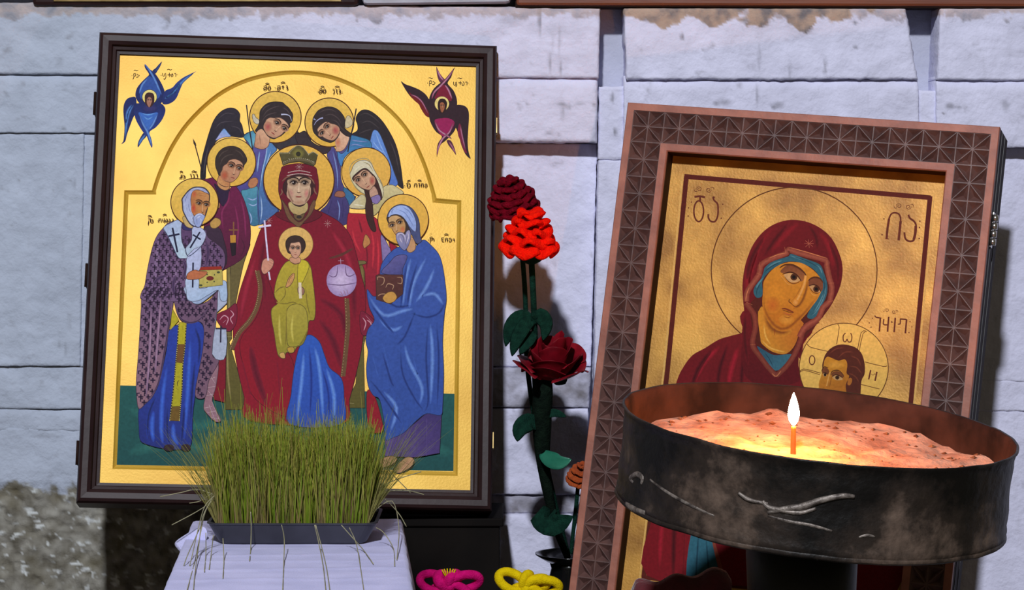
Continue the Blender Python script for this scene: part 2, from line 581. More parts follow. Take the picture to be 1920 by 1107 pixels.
# ------------------------------------------------------------------ painting tools: every painted patch is a thin layer on its panel
class Painter:
    def __init__(s, p0, n, parent, step=8e-6, gain=1.0):
        s.p0, s.n, s.step, s.layer, s.parent = p0, n, step, 1, parent     # n points at the viewer
        s.T = (0, 0, 1.0)
        s.gain = gain
        s.ol = 0.0
        s.V, s.F, s.C = [], [], []

    def frame(s, T):
        s.T = T

    def w(s, x, y):
        u = s.T[0] + x / s.T[2]
        v = s.T[1] + y / s.T[2]
        return hit(u, v, s.p0 + s.n * (s.layer * s.step), s.n)

    def col(s, c):
        return tuple(min(0.95, x * s.gain) for x in lin(c))

    def up(s):
        s.layer += 1

    def poly(s, pts, c, c2=None, g=None, k=4):
        """filled outline; c -> c2 runs along the line g = (p, q)"""
        q = catmull(pts, k, True)
        if len(q) < 3:
            return
        i0 = len(s.V)
        s.V += [s.w(*p) for p in q]
        if c2 is not None and g is not None:
            (px, py), (qx, qy) = g
            dx, dy = qx - px, qy - py
            L = dx * dx + dy * dy
            A, B = s.col(c), s.col(c2)
            for (x, y) in q:
                s.C.append(mix(A, B, ((x - px) * dx + (y - py) * dy) / L))
        else:
            s.C += [s.col(c)] * len(q)
        for t in tessellate_polygon([[Vector((x, y, 0)) for x, y in q]]):
            s.F.append([i0 + j for j in t])
        s.up()
        xs = [x for x, y in q]
        ys = [y for x, y in q]
        if s.ol and min(max(xs) - min(xs), max(ys) - min(ys)) / s.T[2] > 11:
            s.stroke(q + [q[0]], s.ol * s.T[2], mix3(c, (20, 10, 16), .55), None, 0, 1)

    def stroke(s, pts, w, c, edge=None, taper=1, k=5, up=True, ws=None):
        """ribbon; taper 0 none, 1 both ends, 2 end only; edge = colour at the sides for a soft stroke"""
        q = catmull(pts, k, False)
        n = len(q)
        if n < 2:
            return
        i0 = len(s.V)
        A = s.col(c)
        B = s.col(edge) if edge else A
        for i, (x, y) in enumerate(q):
            a, b = q[max(i - 1, 0)], q[min(i + 1, n - 1)]
            dx, dy = b[0] - a[0], b[1] - a[1]
            L = math.hypot(dx, dy) or 1.0
            f = i / (n - 1)
            h = w / 2
            if taper == 1:
                h *= 0.25 + 0.75 * math.sin(math.pi * f) ** 0.6
            elif taper == 2:
                h *= 1 - 0.85 * f
            nx, ny = -dy / L * h, dx / L * h
            s.V += [s.w(x + nx, y + ny), s.w(x, y), s.w(x - nx, y - ny)]
            e = 1.0
            if edge and taper:
                e = min(1.0, 4 * f, 4 * (1 - f)) if taper == 1 else min(1.0, 4 * (1 - f))
            s.C += [B, mix(B, A, e), B]
        for i in range(n - 1):
            a = i0 + 3 * i
            s.F += [[a, a + 1, a + 4, a + 3], [a + 1, a + 2, a + 5, a + 4]]
        if up:
            s.up()

    def strokes(s, L, w, c, edge=None, taper=1, k=4):
        for p in L:
            s.stroke(p, w, c, edge, taper, k, up=False)
        s.up()

    def blob(s, c, rx, ry, cc, ce=None, ang=0.0, n=26, up=True):
        i0 = len(s.V)
        A = s.col(cc)
        B = s.col(ce) if ce else A
        s.V.append(s.w(*c))
        s.C.append(A)
        ca, sa = math.cos(ang), math.sin(ang)
        for rr in (0.55, 1.0):
            for i in range(n):
                t = 2 * math.pi * i / n
                x, y = rx * rr * math.cos(t), ry * rr * math.sin(t)
                s.V.append(s.w(c[0] + x * ca - y * sa, c[1] + x * sa + y * ca))
                s.C.append(mix(A, B, 0.45 if rr < 1 else 1.0))
        for i in range(n):
            j = (i + 1) % n
            s.F.append([i0, i0 + 1 + i, i0 + 1 + j])
            s.F.append([i0 + 1 + i, i0 + 1 + n + i, i0 + 1 + n + j, i0 + 1 + j])
        if up:
            s.up()

    def ring(s, c, r, w, col, a0=0, a1=360, ry=None):
        ry = ry or r
        n = 72
        s.stroke([(c[0] + r * math.cos(math.radians(a0 + (a1 - a0) * i / n)), c[1] + ry * math.sin(math.radians(a0 + (a1 - a0) * i / n))) for i in range(n + 1)],
                 w, col, None, 0, 1)

    def halo(s, c, r, w, fill=(226, 178, 72), fill2=(234, 192, 88), line=(72, 36, 20), a0=0, a1=360):
        s.poly([(c[0] + r * math.cos(t * math.pi / 36), c[1] + r * math.sin(t * math.pi / 36)) for t in range(72)], fill, fill2,
               ((c[0], c[1] + r), (c[0], c[1] - r)), k=1)
        s.ring(c, r, w, line, a0, a1)

    def cross(s, c, h, w, t, col, ang=0.0, bar=-0.18):
        ca, sa = math.cos(ang), math.sin(ang)
        f = lambda x, y: (c[0] + x * ca - y * sa, c[1] + x * sa + y * ca)
        s.stroke([f(0, -h / 2), f(0, h / 2)], t, col, None, 0, 1, up=False)
        s.up()
        s.stroke([f(-w / 2, h * bar), f(w / 2, h * bar)], t, col, None, 0, 1)

    def face(s, le, re, mouth, e, skin, dark=(70, 40, 32), light=(226, 190, 150), lip=(140, 60, 55), brow=True):
        mx, my = (le[0] + re[0]) / 2, (le[1] + re[1]) / 2
        ang = math.atan2(re[1] - le[1], re[0] - le[0])
        ca, sa = math.cos(ang), math.sin(ang)
        f = lambda p, x, y: (p[0] + (x * ca - y * sa) * e, p[1] + (x * sa + y * ca) * e)
        for p in (le, re):
            s.blob(f(p, 0, -.2), 1.6 * e, 1.25 * e, mix3(dark, (30, 18, 16), .3), skin, ang, up=False)
        s.up()
        for p in (le, re):
            s.blob(f(p, 0, .1), .75 * e, .32 * e, (160, 138, 120), None, ang, up=False)
        s.up()
        for p in (le, re):
            s.blob(f(p, 0.05, .02), .5 * e, .5 * e, (18, 10, 10), (48, 28, 22), ang, up=False)
        s.up()
        for p, sg in ((le, -1), (re, 1)):
            s.stroke([f(p, -1.05, .15), f(p, -.4, -.38), f(p, .4, -.38), f(p, 1.05, .15)], .3 * e, (30, 18, 16), None, 1, 4, up=False)
            if brow:
                s.stroke([f(p, 1.4 * sg, -.75), f(p, .3 * sg, -1.3), f(p, -.9 * sg, -1.05), f(p, -1.35 * sg, -.4)], .34 * e, (44, 26, 22), None, 1, 4, up=False)
        s.up()
        for p in (le, re):
            s.blob(f(p, -.15, -.12), .13 * e, .13 * e, (225, 215, 205), None, up=False)
        s.up()
        vx, vy = mouth[0] - mx, mouth[1] - my
        tip = (mx + vx * .66, my + vy * .66)
        b0 = (mx + vx * .02, my + vy * .02)
        sh = lambda p, d: (p[0] + ca * d * e, p[1] + sa * d * e)
        s.stroke([sh(b0, .35), sh(tip, .42)], .34 * e, mix3(skin, dark, .8), skin, 1, 1)
        s.stroke([b0, tip], .34 * e, light, skin, 0, 1)
        s.stroke([sh(tip, -.45), (tip[0] + vx * .05, tip[1] + vy * .05), sh(tip, .5)], .22 * e, mix3(skin, dark, .8), None, 1, 4)
        s.stroke([sh(mouth, -.75), mouth, sh(mouth, .75)], .34 * e, lip, None, 1, 4)
        m2 = (mouth[0] + vx * .13, mouth[1] + vy * .13)
        s.stroke([sh(m2, -.4), sh(m2, .4)], .3 * e, mix3(skin, lip, .55), skin, 1, 1)

    def done(s, name, label=None):
        o = mk(name, s.V, s.F, M_paint, s.parent, colors=s.C)
        if label:
            o['label'] = label
        s.V, s.F, s.C = [], [], []
        return o

    def done_each(s, name, gap):
        """split what was drawn into separate parts wherever a gap of more than `gap` metres lies between pieces"""
        n = len(s.V)
        par = list(range(n))

        def find(a):
            while par[a] != a:
                par[a] = par[par[a]]
                a = par[a]
            return a
        for f in s.F:
            for b in f[1:]:
                par[find(b)] = find(f[0])
        roots = {}
        for i in range(n):
            roots.setdefault(find(i), []).append(i)
        ks = list(roots)
        boxes = [[min(s.V[i].x for i in roots[k]), max(s.V[i].x for i in roots[k]), min(s.V[i].z for i in roots[k]), max(s.V[i].z for i in roots[k])] for k in ks]
        grp = list(range(len(ks)))

        def fg(a):
            while grp[a] != a:
                a = grp[a]
            return a
        for i in range(len(ks)):
            for j in range(i):
                A, B = boxes[i], boxes[j]
                if A[0] < B[1] + gap and B[0] < A[1] + gap and A[2] < B[3] + gap and B[2] < A[3] + gap:
                    grp[fg(i)] = fg(j)
        sets = {}
        for i, k in enumerate(ks):
            sets.setdefault(fg(i), []).extend(roots[k])
        for ids in sets.values():
            ids.sort()
            re_ = {v: i for i, v in enumerate(ids)}
            mk(name, [s.V[i] for i in ids], [[re_[v] for v in f] for f in s.F if f[0] in re_], M_paint, s.parent, colors=[s.C[i] for i in ids])
        s.V, s.F, s.C = [], [], []


def mix3(a, b, t):
    return tuple(x + (y - x) * t for x, y in zip(a, b))


def inside(p, poly):
    x, y = p
    c = False
    n = len(poly)
    for i in range(n):
        x1, y1 = poly[i]
        x2, y2 = poly[(i + 1) % n]
        if (y1 > y) != (y2 > y) and x < (x2 - x1) * (y - y1) / (y2 - y1) + x1:
            c = not c
    return c


def pose(yaw, lean, roll):
    cy, sy = math.cos(yaw), math.sin(yaw)
    cl, sl = math.cos(lean), math.sin(lean)
    cr, sr = math.cos(roll), math.sin(roll)
    return Matrix(((cy, sy, 0), (-sy, cy, 0), (0, 0, 1))) @ Matrix(((1, 0, 0), (0, cl, sl), (0, -sl, cl))) @ Matrix(((cr, 0, sr), (0, 1, 0), (-sr, 0, cr)))


def rails(root, L, x0, y0, x1, y1, prof, mat, name='frame_rail', n=1, flat=False):
    """four mitred rails around the opening x0..x1, y0..y1 (y down); prof = (outward, towards viewer)"""
    cs = [(x0, y0, -1, -1), (x1, y0, 1, -1), (x1, y1, 1, 1), (x0, y1, -1, 1)]
    out = []
    for k in range(4):
        a, b = cs[k], cs[(k + 1) % 4]
        V = []
        for (cx, cy, sx, sy) in (a, b):
            for (o, f) in prof:
                V.append(L(cx + sx * o, -f, -(cy + sy * o)))
        m = len(prof)
        Fc = [[i, i + 1, m + i + 1, m + i] for i in range(m - 1)] + [[m - 1, 0, m, 2 * m - 1]]
        Fc += [list(range(m))[::-1], list(range(m, 2 * m))]
        out.append(fixn(mk(name, V, Fc, mat, root)))
    return out


# ------------------------------------------------------------------ icon with many figures
R1 = pose(math.radians(-4.71), math.radians(15.58), math.radians(1.82))
TL1 = at(225, 103, 3.5)
W1_, H1_ = 0.5181, 0.6269
L1 = lambda x, y, z: TL1 + R1 @ Vector((x, y, z))
base1 = L1(W1_ / 2, 0.03, -(H1_ + 0.03))
icon1 = thing('framed_icon', base1, R1, 'large gold icon of crowned woman, child and saints in dark glossy frame', 'icon')
n1 = -(R1 @ Vector((0, 1, 0)))
prof1 = [(0, -.012), (0, .004), (.004, .0045), (.0055, .008), (.0095, .009), (.011, .0145), (.0155, .018), (.0235, .0185), (.0275, .016), (.0298, .011), (.030, .004), (.030, -.038), (.010, -.038)]
rails(icon1, L1, 0, 0, W1_, H1_, prof1, M_lacquer)
# back board
box('back_board', L1(W1_ / 2, .034, -H1_ / 2), (W1_ + .03, .006, H1_ + .03), M_caseside, icon1, rot=R1)
# gold plate with a sunk field under an arch
FIELD = .0045
arch = [(233, 357), (285, 357), (292, 335), (301, 312), (320, 272), (350, 228), (395, 184), (440, 156), (490, 139), (550, 132), (610, 138), (660, 155), (705, 181), (745, 216), (775, 256), (800, 310), (819, 372), (865, 376), (858, 893), (211, 880)]
arc = catmull(arch[1:17], 4, False)
outl = [arch[0]] + arc + arch[17:]
pl0 = TL1.copy()
V = [L1(-.006, 0, .006), L1(W1_ + .006, 0, .006), L1(W1_ + .006, 0, -H1_ - .006), L1(-.006, 0, -H1_ - .006)]
hole = [hit(u, v, pl0, n1) for u, v in outl]
ctr = (550, 560)


def inset(u, v, d):
    dx, dy = ctr[0] - u, ctr[1] - v
    sx = 1 if dx > 0 else -1
    sy = 1 if dy > 0 else -1
    L = math.hypot(dx, dy)
    if v < 372 and 286 < u < 818:
        return (u + dx / L * d, v + dy / L * d)
    return (u + sx * d, v + (sy * d if (v > 860 or v < 380) else 0))


def frame2(pt):
    q = R1.transposed() @ (pt - TL1)
    return Vector((q.x, q.z, 0))


tri = tessellate_polygon([[frame2(p) for p in V], [frame2(p) for p in hole]])
mid = [hit(*inset(u, v, 3.5), pl0 - n1 * 0.0026, n1) for u, v in outl]
low = [hit(*inset(u, v, 8.0), pl0 - n1 * FIELD, n1) for u, v in outl]
allv = V + hole
Fp = [list(t) for t in tri]
m0 = len(allv)
nh = len(hole)
allv = allv + mid + low
for i in range(nh):
    j = (i + 1) % nh
    Fp.append([4 + i, 4 + j, m0 + j, m0 + i])
    Fp.append([m0 + i, m0 + j, m0 + nh + j, m0 + nh + i])
ft = tessellate_polygon([[frame2(p) for p in low]])
Fp += [[m0 + nh + i for i in t] for t in ft]
plate = mk('gold_panel', allv, Fp, M_goldL, icon1)
bm = bmesh.new()
bm.from_mesh(plate.data)
bmesh.ops.recalc_face_normals(bm, faces=bm.faces)
ln = INV[icon1.name].to_3x3() @ n1
for f in bm.faces:
    if f.normal.dot(ln) < 0:
        f.normal_flip()
bm.to_mesh(plate.data)
bm.free()
plate['label'] = 'gilded panel with an arched sunk field'
# hinges on the left side, small latches on the right
for (hy) in (.075, .33, .585):
    h = box('hinge', L1(-.0312, .008, -hy), (.003, .016, .034), M_caseside, icon1, rot=R1, bev=.0008)
    tube('hinge_pin', [L1(-.0325, -.001, -hy + .017), L1(-.0325, -.001, -hy - .017)], .0022, M_caseside, h, 8, 1)
for (hy) in (.09, .555):
    h = box('latch', L1(W1_ + .0312, -.001, -hy), (.0024, .010, .024), M_brass, icon1, rot=R1, bev=.0006)

# ------------------------------------------------------------------ icon in the chip-carved frame
SC = 1.0
R2 = pose(math.radians(17.77), math.radians(10.15), math.radians(4.19))
TL2 = at(1177, 192, 3.44)
L2 = lambda x, y, z: TL2 + R2 @ Vector((x * SC, y * SC, z * SC))
W2_, H2_ = 0.527, 0.758
REC = .034
CASE = .10
base2 = L2(W2_ / 2, CASE, -H2_)
icon2 = thing('framed_icon', base2, R2, 'gold icon of woman in dark red veil, in brown chip-carved wooden frame', 'icon')
n2 = -(R2 @ Vector((0, 1, 0)))
S1_, S2_, S3_ = .0105, .0555, .0665
M_liner = noisy('recess_shade_wood', (40, 22, 16), (58, 32, 22), 30.0, 0.7, spec=0.1)  # wood darkened so its colour supplies the shade inside the recess
# outer strip with the dark side of the case, inner strip with the wall of the recess
rails(icon2, L2, S1_, S1_, W2_ - S1_, H2_ - S1_, [(0, -.008), (0, 0), (S1_ - .001, 0), (S1_, -.001), (S1_, -.012), (.004, -.012)], M_strip, 'outer_strip')
rails(icon2, L2, S3_, S3_, W2_ - S3_, H2_ - S3_, [(0, -.006), (0, -.0015), (.0015, 0), (S3_ - S2_, 0), (S3_ - S2_, -.010), (.006, -.012)], M_strip, 'inner_strip')
rails(icon2, L2, S3_ + .0003, S3_ + .0003, W2_ - S3_ - .0003, H2_ - S3_ - .0003, [(0, -REC - .004), (0, -.0055), (.005, -.0055), (.005, -REC - .004)], M_liner, 'recess_liner')
for (cx, cy, sx, sy) in ((W2_ - .004, H2_ / 2, .008, H2_), (.004, H2_ / 2, .008, H2_), (W2_ / 2, .004, W2_ - .016, .008), (W2_ / 2, H2_ - .004, W2_ - .016, .008)):
    box('case_side', L2(cx, .012 + (CASE - .012) / 2, -cy), (sx * SC, (CASE - .012) * SC, sy * SC), M_caseside, icon2, rot=R2, bev=.001)
for yy in (.030, .064):
    box('case_seam', L2(W2_ + .0002, yy, -H2_ / 2), (.0012, .0016, (H2_ - .004) * SC), M_black, icon2, rot=R2)
box('back_board', L2(W2_ / 2, .08, -H2_ / 2), ((W2_ - .016) * SC, .006, (H2_ - .016) * SC), M_caseside, icon2, rot=R2)


def carving(ax, ay, bx, by, nx, ny, px, py, name='carved_band'):
    """chip carving: square cells, each cut by a diagonal into two three-sided pits between ridges"""
    V, Fc = [], []
    cw, ch = (bx - ax) / nx, (by - ay) / ny
    rid = -.0012
    pit = -.0085

    def tri_pit(p, q, r):
        i = len(V)
        c = ((p[0] + q[0] + r[0]) / 3, (p[1] + q[1] + r[1]) / 3)
        for pt in (p, q, r):
            V.append(L2(pt[0], -rid, -pt[1]))
        # ridge shoulders then the pit
        for pt in (p, q, r):
            V.append(L2(pt[0] + (c[0] - pt[0]) * .09, -rid, -(pt[1] + (c[1] - pt[1]) * .09)))
        V.append(L2(c[0], -pit, -c[1]))
        for a in range(3):
            b = (a + 1) % 3
            Fc.append([i + a, i + b, i + 3 + b, i + 3 + a])
            Fc.append([i + 3 + a, i + 3 + b, i + 6])

    for i in range(nx):
        for j in range(ny):
            x0, x1 = ax + i * cw, ax + (i + 1) * cw
            y0, y1 = ay + j * ch, ay + (j + 1) * ch
            gi, gj = i + px, j + py
            if (gi + gj) % 2 == 0:
                tri_pit((x0, y0), (x1, y0), (x1, y1))
                tri_pit((x0, y0), (x1, y1), (x0, y1))
            else:
                tri_pit((x0, y0), (x1, y0), (x0, y1))
                tri_pit((x1, y0), (x1, y1), (x0, y1))
    return fixn(mk(name, V, Fc, M_carve, icon2))


NX = 22
NY = 30
cwx = (W2_ - 2 * S1_) / NX
chy = (H2_ - 2 * S1_) / NY
carving(S1_, S1_, W2_ - S1_, S2_, NX, 2, 0, 0)
carving(S1_, H2_ - S2_, W2_ - S1_, H2_ - S1_, NX, 2, 0, 0)
carving(S1_, S2_, S2_, H2_ - S2_, 2, NY - 4, 0, 0)
carving(W2_ - S2_, S2_, W2_ - S1_, H2_ - S2_, 2, NY - 4, 0, 0)
# the panel lies in the recess
pl2 = L2(0, REC, 0)
V = [L2(.05, REC, -.05), L2(W2_ - .05, REC, -.05), L2(W2_ - .05, REC, -H2_ + .05), L2(.05, REC, -H2_ + .05)]
V += [L2(.05, REC + .012, -.05), L2(W2_ - .05, REC + .012, -.05), L2(W2_ - .05, REC + .012, -H2_ + .05), L2(.05, REC + .012, -H2_ + .05)]
panel2 = fixn(mk('gold_panel', V, [[0, 1, 2, 3], [7, 6, 5, 4], [0, 4, 5, 1], [1, 5, 6, 2], [2, 6, 7, 3], [3, 7, 4, 0]], M_goldR, icon2))
# hinge on the right side of the case
for q, yy in enumerate((.118, .129, .140, .151)):
    tube('hinge_knuckle', [L2(W2_ + .004, .022, -yy), L2(W2_ + .004, .022, -yy - .009)], .0045, M_steel, icon2, 10, 1)
box('hinge_leaf', L2(W2_ + .001, .030, -.138), (.002, .016, .048), M_steel, icon2, rot=R2, bev=.0004)

# ------------------------------------------------------------------ what is painted on the icon with many figures
fA = (140, 40, 4.257); fB = (540, 40, 4.257); fC = (240, 300, 4.2577); fD = (440, 240, 4.2577); fE = (630, 250, 4.2577)
fF = (230, 540, 3.459); fG = (420, 440, 3.075); fH = (640, 480, 2.516)
h1 = (460, 160, 9.225); h2 = (560, 170, 9.225); h3 = (380, 250, 9.225); h4 = (490, 270, 7.907); h5 = (640, 270, 9.225)
h6 = (700, 360, 9.225); h7 = (310, 330, 9.225); h8 = (500, 420, 7.907)
s1 = (220, 100, 5.826); s2 = (740, 110, 5.535); w1 = (400, 180, 4.6125); w2 = (600, 180, 4.6125)
PX = (0, 0, 1.0)
INK = (58, 34, 22)

# --- blue seraph on the raised border
p = Painter(pl0, n1, plate, gain=.9)
p.frame(s1)
DB = (34, 44, 98); MB_ = (52, 84, 158); LB = (108, 152, 214)
p.poly([(487, 90), (470, 140), (440, 190), (415, 222), (385, 190), (420, 160), (455, 120)], DB)
p.strokes([[(478, 105), (440, 165), (410, 205)]], 16, (62, 88, 140), DB)
p.poly([(285, 85), (297, 128), (340, 165), (385, 195), (420, 230), (460, 290), (497, 360), (517, 420), (512, 470), (490, 530), (440, 570), (300, 570), (240, 545), (205, 490), (198, 440), (215, 380), (260, 320), (310, 270), (345, 235), (330, 200), (303, 160)], DB)
p.poly([(862, 198), (800, 225), (720, 265), (650, 320), (600, 375), (530, 405), (505, 450), (488, 520), (500, 555), (545, 558), (600, 535), (645, 490), (680, 410), (720, 320), (770, 260)], DB, (44, 66, 140), ((480, 560), (720, 260)))
p.poly([(205, 490), (150, 480), (105, 500), (75, 550), (65, 620), (70, 700), (78, 790), (75, 880), (65, 960), (40, 992), (85, 965), (105, 890), (140, 790), (175, 700), (205, 640)], DB)
p.poly([(290, 868), (318, 905), (270, 960), (235, 1020), (222, 1020), (228, 970), (255, 915)], DB)
p.poly([(195, 560), (250, 545), (440, 545), (495, 560), (525, 610), (515, 670), (480, 740), (420, 810), (352, 860), (370, 930), (383, 1000), (375, 1032), (350, 980), (320, 905), (280, 860), (235, 790), (200, 720), (185, 650)], DB, (40, 58, 130), ((350, 545), (350, 860)))
p.poly([(350, 250), (300, 300), (262, 370), (245, 440), (270, 500), (430, 500), (470, 440), (450, 370), (410, 300)], MB_)
p.poly([(232, 648), (330, 665), (445, 650), (392, 760), (330, 850), (275, 750)], (62, 108, 190))
p.strokes([[(300, 120), (360, 200), (410, 290), (450, 380), (480, 450)], [(330, 275), (270, 350), (240, 440)], [(240, 660), (280, 770), (330, 860), (360, 950), (375, 1010)], [(440, 660), (390, 770), (340, 840)]], 26, LB, MB_)
p.strokes([[(830, 215), (720, 300), (620, 420), (530, 490)], [(180, 560), (130, 650), (100, 780), (85, 930)], [(690, 330), (600, 440), (510, 500)], [(160, 560), (110, 640), (95, 760)], [(310, 885), (260, 950), (232, 1005)]], 34, (84, 136, 206), DB)
p.strokes([[(270, 655), (330, 672), (420, 655)], [(290, 690), (335, 720), (390, 690)]], 18, (110, 165, 225), (62, 108, 190))
p.blob((355, 600), 90, 50, (60, 55, 110), DB)
p.halo((352, 478), 80, 5, (238, 218, 120), (240, 224, 140), (60, 48, 40))
p.poly([(300, 500), (302, 460), (325, 432), (360, 428), (395, 445), (405, 490), (400, 540), (370, 585), (335, 585), (305, 550)], (62, 36, 36))
p.poly([(325, 500), (345, 478), (370, 490), (378, 520), (366, 560), (350, 590), (335, 575), (322, 540)], (168, 118, 96))
p.face((336, 508), (364, 510), (349, 545), 9, (168, 118, 96), brow=False)
p.done('painted_seraph', 'six-winged blue seraph with small haloed face')

# --- dark crimson seraph
p.frame(s2)
DK = (52, 34, 42); MR = (118, 40, 62); LR = (196, 140, 168)
p.poly([(433, 85), (460, 140), (500, 195), (525, 225), (500, 260), (465, 240), (440, 170)], (96, 50, 74))
p.poly([(625, 90), (600, 150), (585, 195), (550, 250), (570, 285), (610, 330), (640, 400), (648, 470), (630, 540), (560, 600), (440, 600), (385, 540), (358, 450), (365, 390), (400, 320), (450, 270), (500, 235), (550, 180), (590, 130)], DK)
p.poly([(65, 235), (110, 265), (180, 290), (260, 325), (320, 370), (355, 420), (400, 500), (400, 600), (355, 610), (310, 575), (270, 515), (240, 455), (185, 415), (145, 370), (105, 310)], DK)
p.poly([(145, 345), (200, 390), (255, 420), (300, 480), (345, 540), (362, 600), (330, 600), (290, 550), (255, 480), (190, 420)], (112, 30, 34))
p.poly([(630, 495), (690, 482), (740, 500), (768, 550), (770, 640), (762, 760), (758, 880), (770, 980), (788, 1040), (740, 1000), (700, 920), (670, 820), (645, 740), (600, 640)], DK)
p.poly([(668, 680), (690, 700), (705, 800), (725, 900), (750, 980), (720, 960), (690, 870), (655, 780)], (124, 36, 62))
p.poly([(540, 850), (580, 850), (610, 900), (630, 960), (636, 1000), (600, 950), (560, 900)], (88, 44, 60))
p.poly([(365, 560), (440, 580), (560, 580), (625, 560), (645, 640), (630, 730), (590, 790), (530, 850), (480, 890), (450, 950), (438, 1025), (436, 960), (450, 880), (490, 810), (430, 760), (385, 690), (360, 620)], DK)
p.poly([(510, 270), (545, 310), (585, 370), (592, 430), (560, 440), (430, 420), (420, 390), (460, 320)], (122, 28, 52))
p.poly([(415, 640), (480, 620), (560, 620), (620, 660), (590, 740), (540, 795), (490, 800), (440, 730)], (150, 32, 86))
p.strokes([[(610, 110), (560, 190), (480, 280), (410, 350), (385, 420)], [(440, 110), (470, 180), (510, 230)], [(520, 270), (560, 330), (595, 420)], [(420, 650), (460, 740), (530, 790), (590, 830)], [(610, 660), (570, 760), (500, 830), (455, 920), (440, 1000)]], 22, LR, MR)
p.strokes([[(160, 370), (230, 400), (290, 460), (350, 580)], [(680, 690), (700, 800), (735, 950)], [(560, 860), (600, 920), (630, 985)]], 18, (190, 120, 150), (96, 34, 48))
p.strokes([[(470 + 20 * i, 628 - (i % 3) * 4), (478 + 16 * i, 668)] for i in range(7)], 8, (214, 160, 190), (150, 32, 86))
p.halo((490, 468), 76, 4, (232, 208, 122), (236, 216, 136), (70, 50, 36))
p.poly([(447, 470), (460, 430), (490, 415), (525, 425), (545, 465), (535, 520), (515, 560), (470, 560), (450, 520)], (48, 30, 30))
p.poly([(470, 470), (492, 452), (515, 470), (518, 510), (505, 545), (490, 560), (475, 530)], (158, 96, 66))
p.face((482, 485), (507, 485), (495, 520), 8, (158, 96, 66), brow=False)
p.done('painted_seraph', 'six-winged dark crimson seraph with small haloed face')

# --- inscriptions on the border
p.frame(s1)
p.strokes([[(178, 190), (192, 182), (210, 190), (230, 184)], [(542, 182), (560, 174), (580, 182), (598, 174)]], 7, INK)
p.strokes([[(178, 222), (180, 262), (170, 284)], [(178, 224), (198, 222), (200, 244), (182, 250)], [(212, 228), (226, 236), (226, 258), (206, 262)], [(160, 240), (160, 246)], [(240, 238), (240, 248)],
           [(494, 216), (496, 244), (512, 248), (516, 220)], [(528, 216), (530, 262), (514, 286), (508, 274)], [(548, 236), (588, 236)], [(568, 212), (568, 258)], [(594, 218), (606, 232), (606, 250), (588, 254), (590, 236), (604, 236)], [(622, 222), (638, 222), (638, 256)], [(478, 236), (478, 246)], [(652, 230), (652, 238)]], 7, INK, None, 0)
p.frame(s2)
p.strokes([[(350, 204), (366, 198), (382, 206), (398, 202)], [(650, 206), (668, 200), (684, 208), (704, 200)]], 7, INK)
p.strokes([[(362, 230), (362, 286)], [(362, 232), (382, 232), (382, 256), (364, 258)], [(396, 234), (412, 246), (410, 268), (390, 268)], [(342, 250), (342, 258)], [(424, 248), (424, 256)],
           [(612, 240), (614, 272), (632, 274), (632, 244)], [(642, 240), (644, 280), (632, 288)], [(662, 250), (698, 252)], [(680, 232), (680, 272)], [(708, 238), (720, 252), (716, 276), (700, 276), (704, 258)], [(732, 244), (750, 244), (750, 276)], [(762, 250), (762, 256)]], 7, INK, None, 0)
p.done_each('painted_inscription', .010)

# --- the sunk field
p = Painter(pl0 - n1 * FIELD, n1, plate, gain=.9)
p.frame(PX)
p.poly([(220, 723), (540, 730), (854, 739), (852, 884), (216, 872)], (34, 88, 84), (28, 76, 76), ((500, 725), (500, 880)), k=1)
p.strokes([[(230, 760), (330, 800), (420, 790)], [(700, 860), (780, 840), (850, 850)], [(240, 850), (320, 830), (400, 850)]], 30, (44, 104, 96), (32, 84, 82))
p.done('painted_ground')

# --- angels
p.ol = 1.0
SK = (190, 142, 112)
p.frame(w1)
DW = (50, 44, 54)
p.poly([(-110, 720), (-100, 560), (-60, 400), (-30, 300), (0, 220), (40, 160), (90, 120), (150, 103), (200, 118), (230, 160), (228, 215), (248, 255), (262, 320), (275, 345), (240, 360), (150, 350), (90, 355), (30, 390), (-20, 470), (-60, 600), (-70, 720)], DW, (36, 32, 42), ((0, 120), (0, 600)))
p.strokes([[(40, 200), (110, 150), (190, 160)], [(20, 280), (70, 230), (180, 220)], [(150, 260), (220, 280), (250, 330)], [(-40, 420), (-70, 560), (-85, 680)]], 12, (78, 70, 78), DW)
p.poly([(20, 385), (40, 350), (65, 312), (95, 283), (130, 322), (150, 352), (90, 358)], (122, 164, 222), (170, 170, 214), ((90, 290), (60, 370)))
p.poly([(265, 350), (330, 306), (385, 300), (480, 380), (540, 440), (548, 470), (500, 520), (460, 590), (440, 680), (440, 760), (460, 860), (500, 930), (570, 990), (520, 1040), (440, 1107), (300, 1107), (280, 960), (240, 850), (200, 790), (360, 650), (330, 480)], (92, 84, 152), (72, 68, 134), ((400, 400), (400, 1000)))
p.poly([(262, 352), (325, 308), (375, 305), (352, 420), (335, 460), (300, 400)], (64, 128, 156), (108, 176, 198), ((280, 330), (360, 400)))
p.poly([(480, 392), (540, 448), (546, 470), (490, 530), (455, 600), (440, 690), (430, 780), (450, 860), (500, 940), (560, 990), (440, 1090), (392, 1107), (385, 960), (395, 800), (420, 640), (455, 500)], (84, 130, 182), (70, 104, 158), ((480, 420), (440, 1000)))
p.poly([(240, 830), (290, 810), (385, 788), (388, 960), (394, 1107), (310, 1107), (285, 960)], (82, 148, 170), (60, 112, 142), ((300, 800), (350, 1107)))
p.strokes([[(470, 400), (455, 520), (425, 650), (405, 800)], [(500, 470), (470, 560), (445, 660)], [(400, 480), (390, 560), (380, 660)], [(410, 860), (420, 980), (410, 1080)], [(330, 320), (330, 400)], [(290, 880), (340, 900), (380, 880)], [(300, 930), (345, 950), (382, 930)], [(310, 1000), (330, 1060), (320, 1107)]], 14, (170, 196, 226), (86, 120, 176))
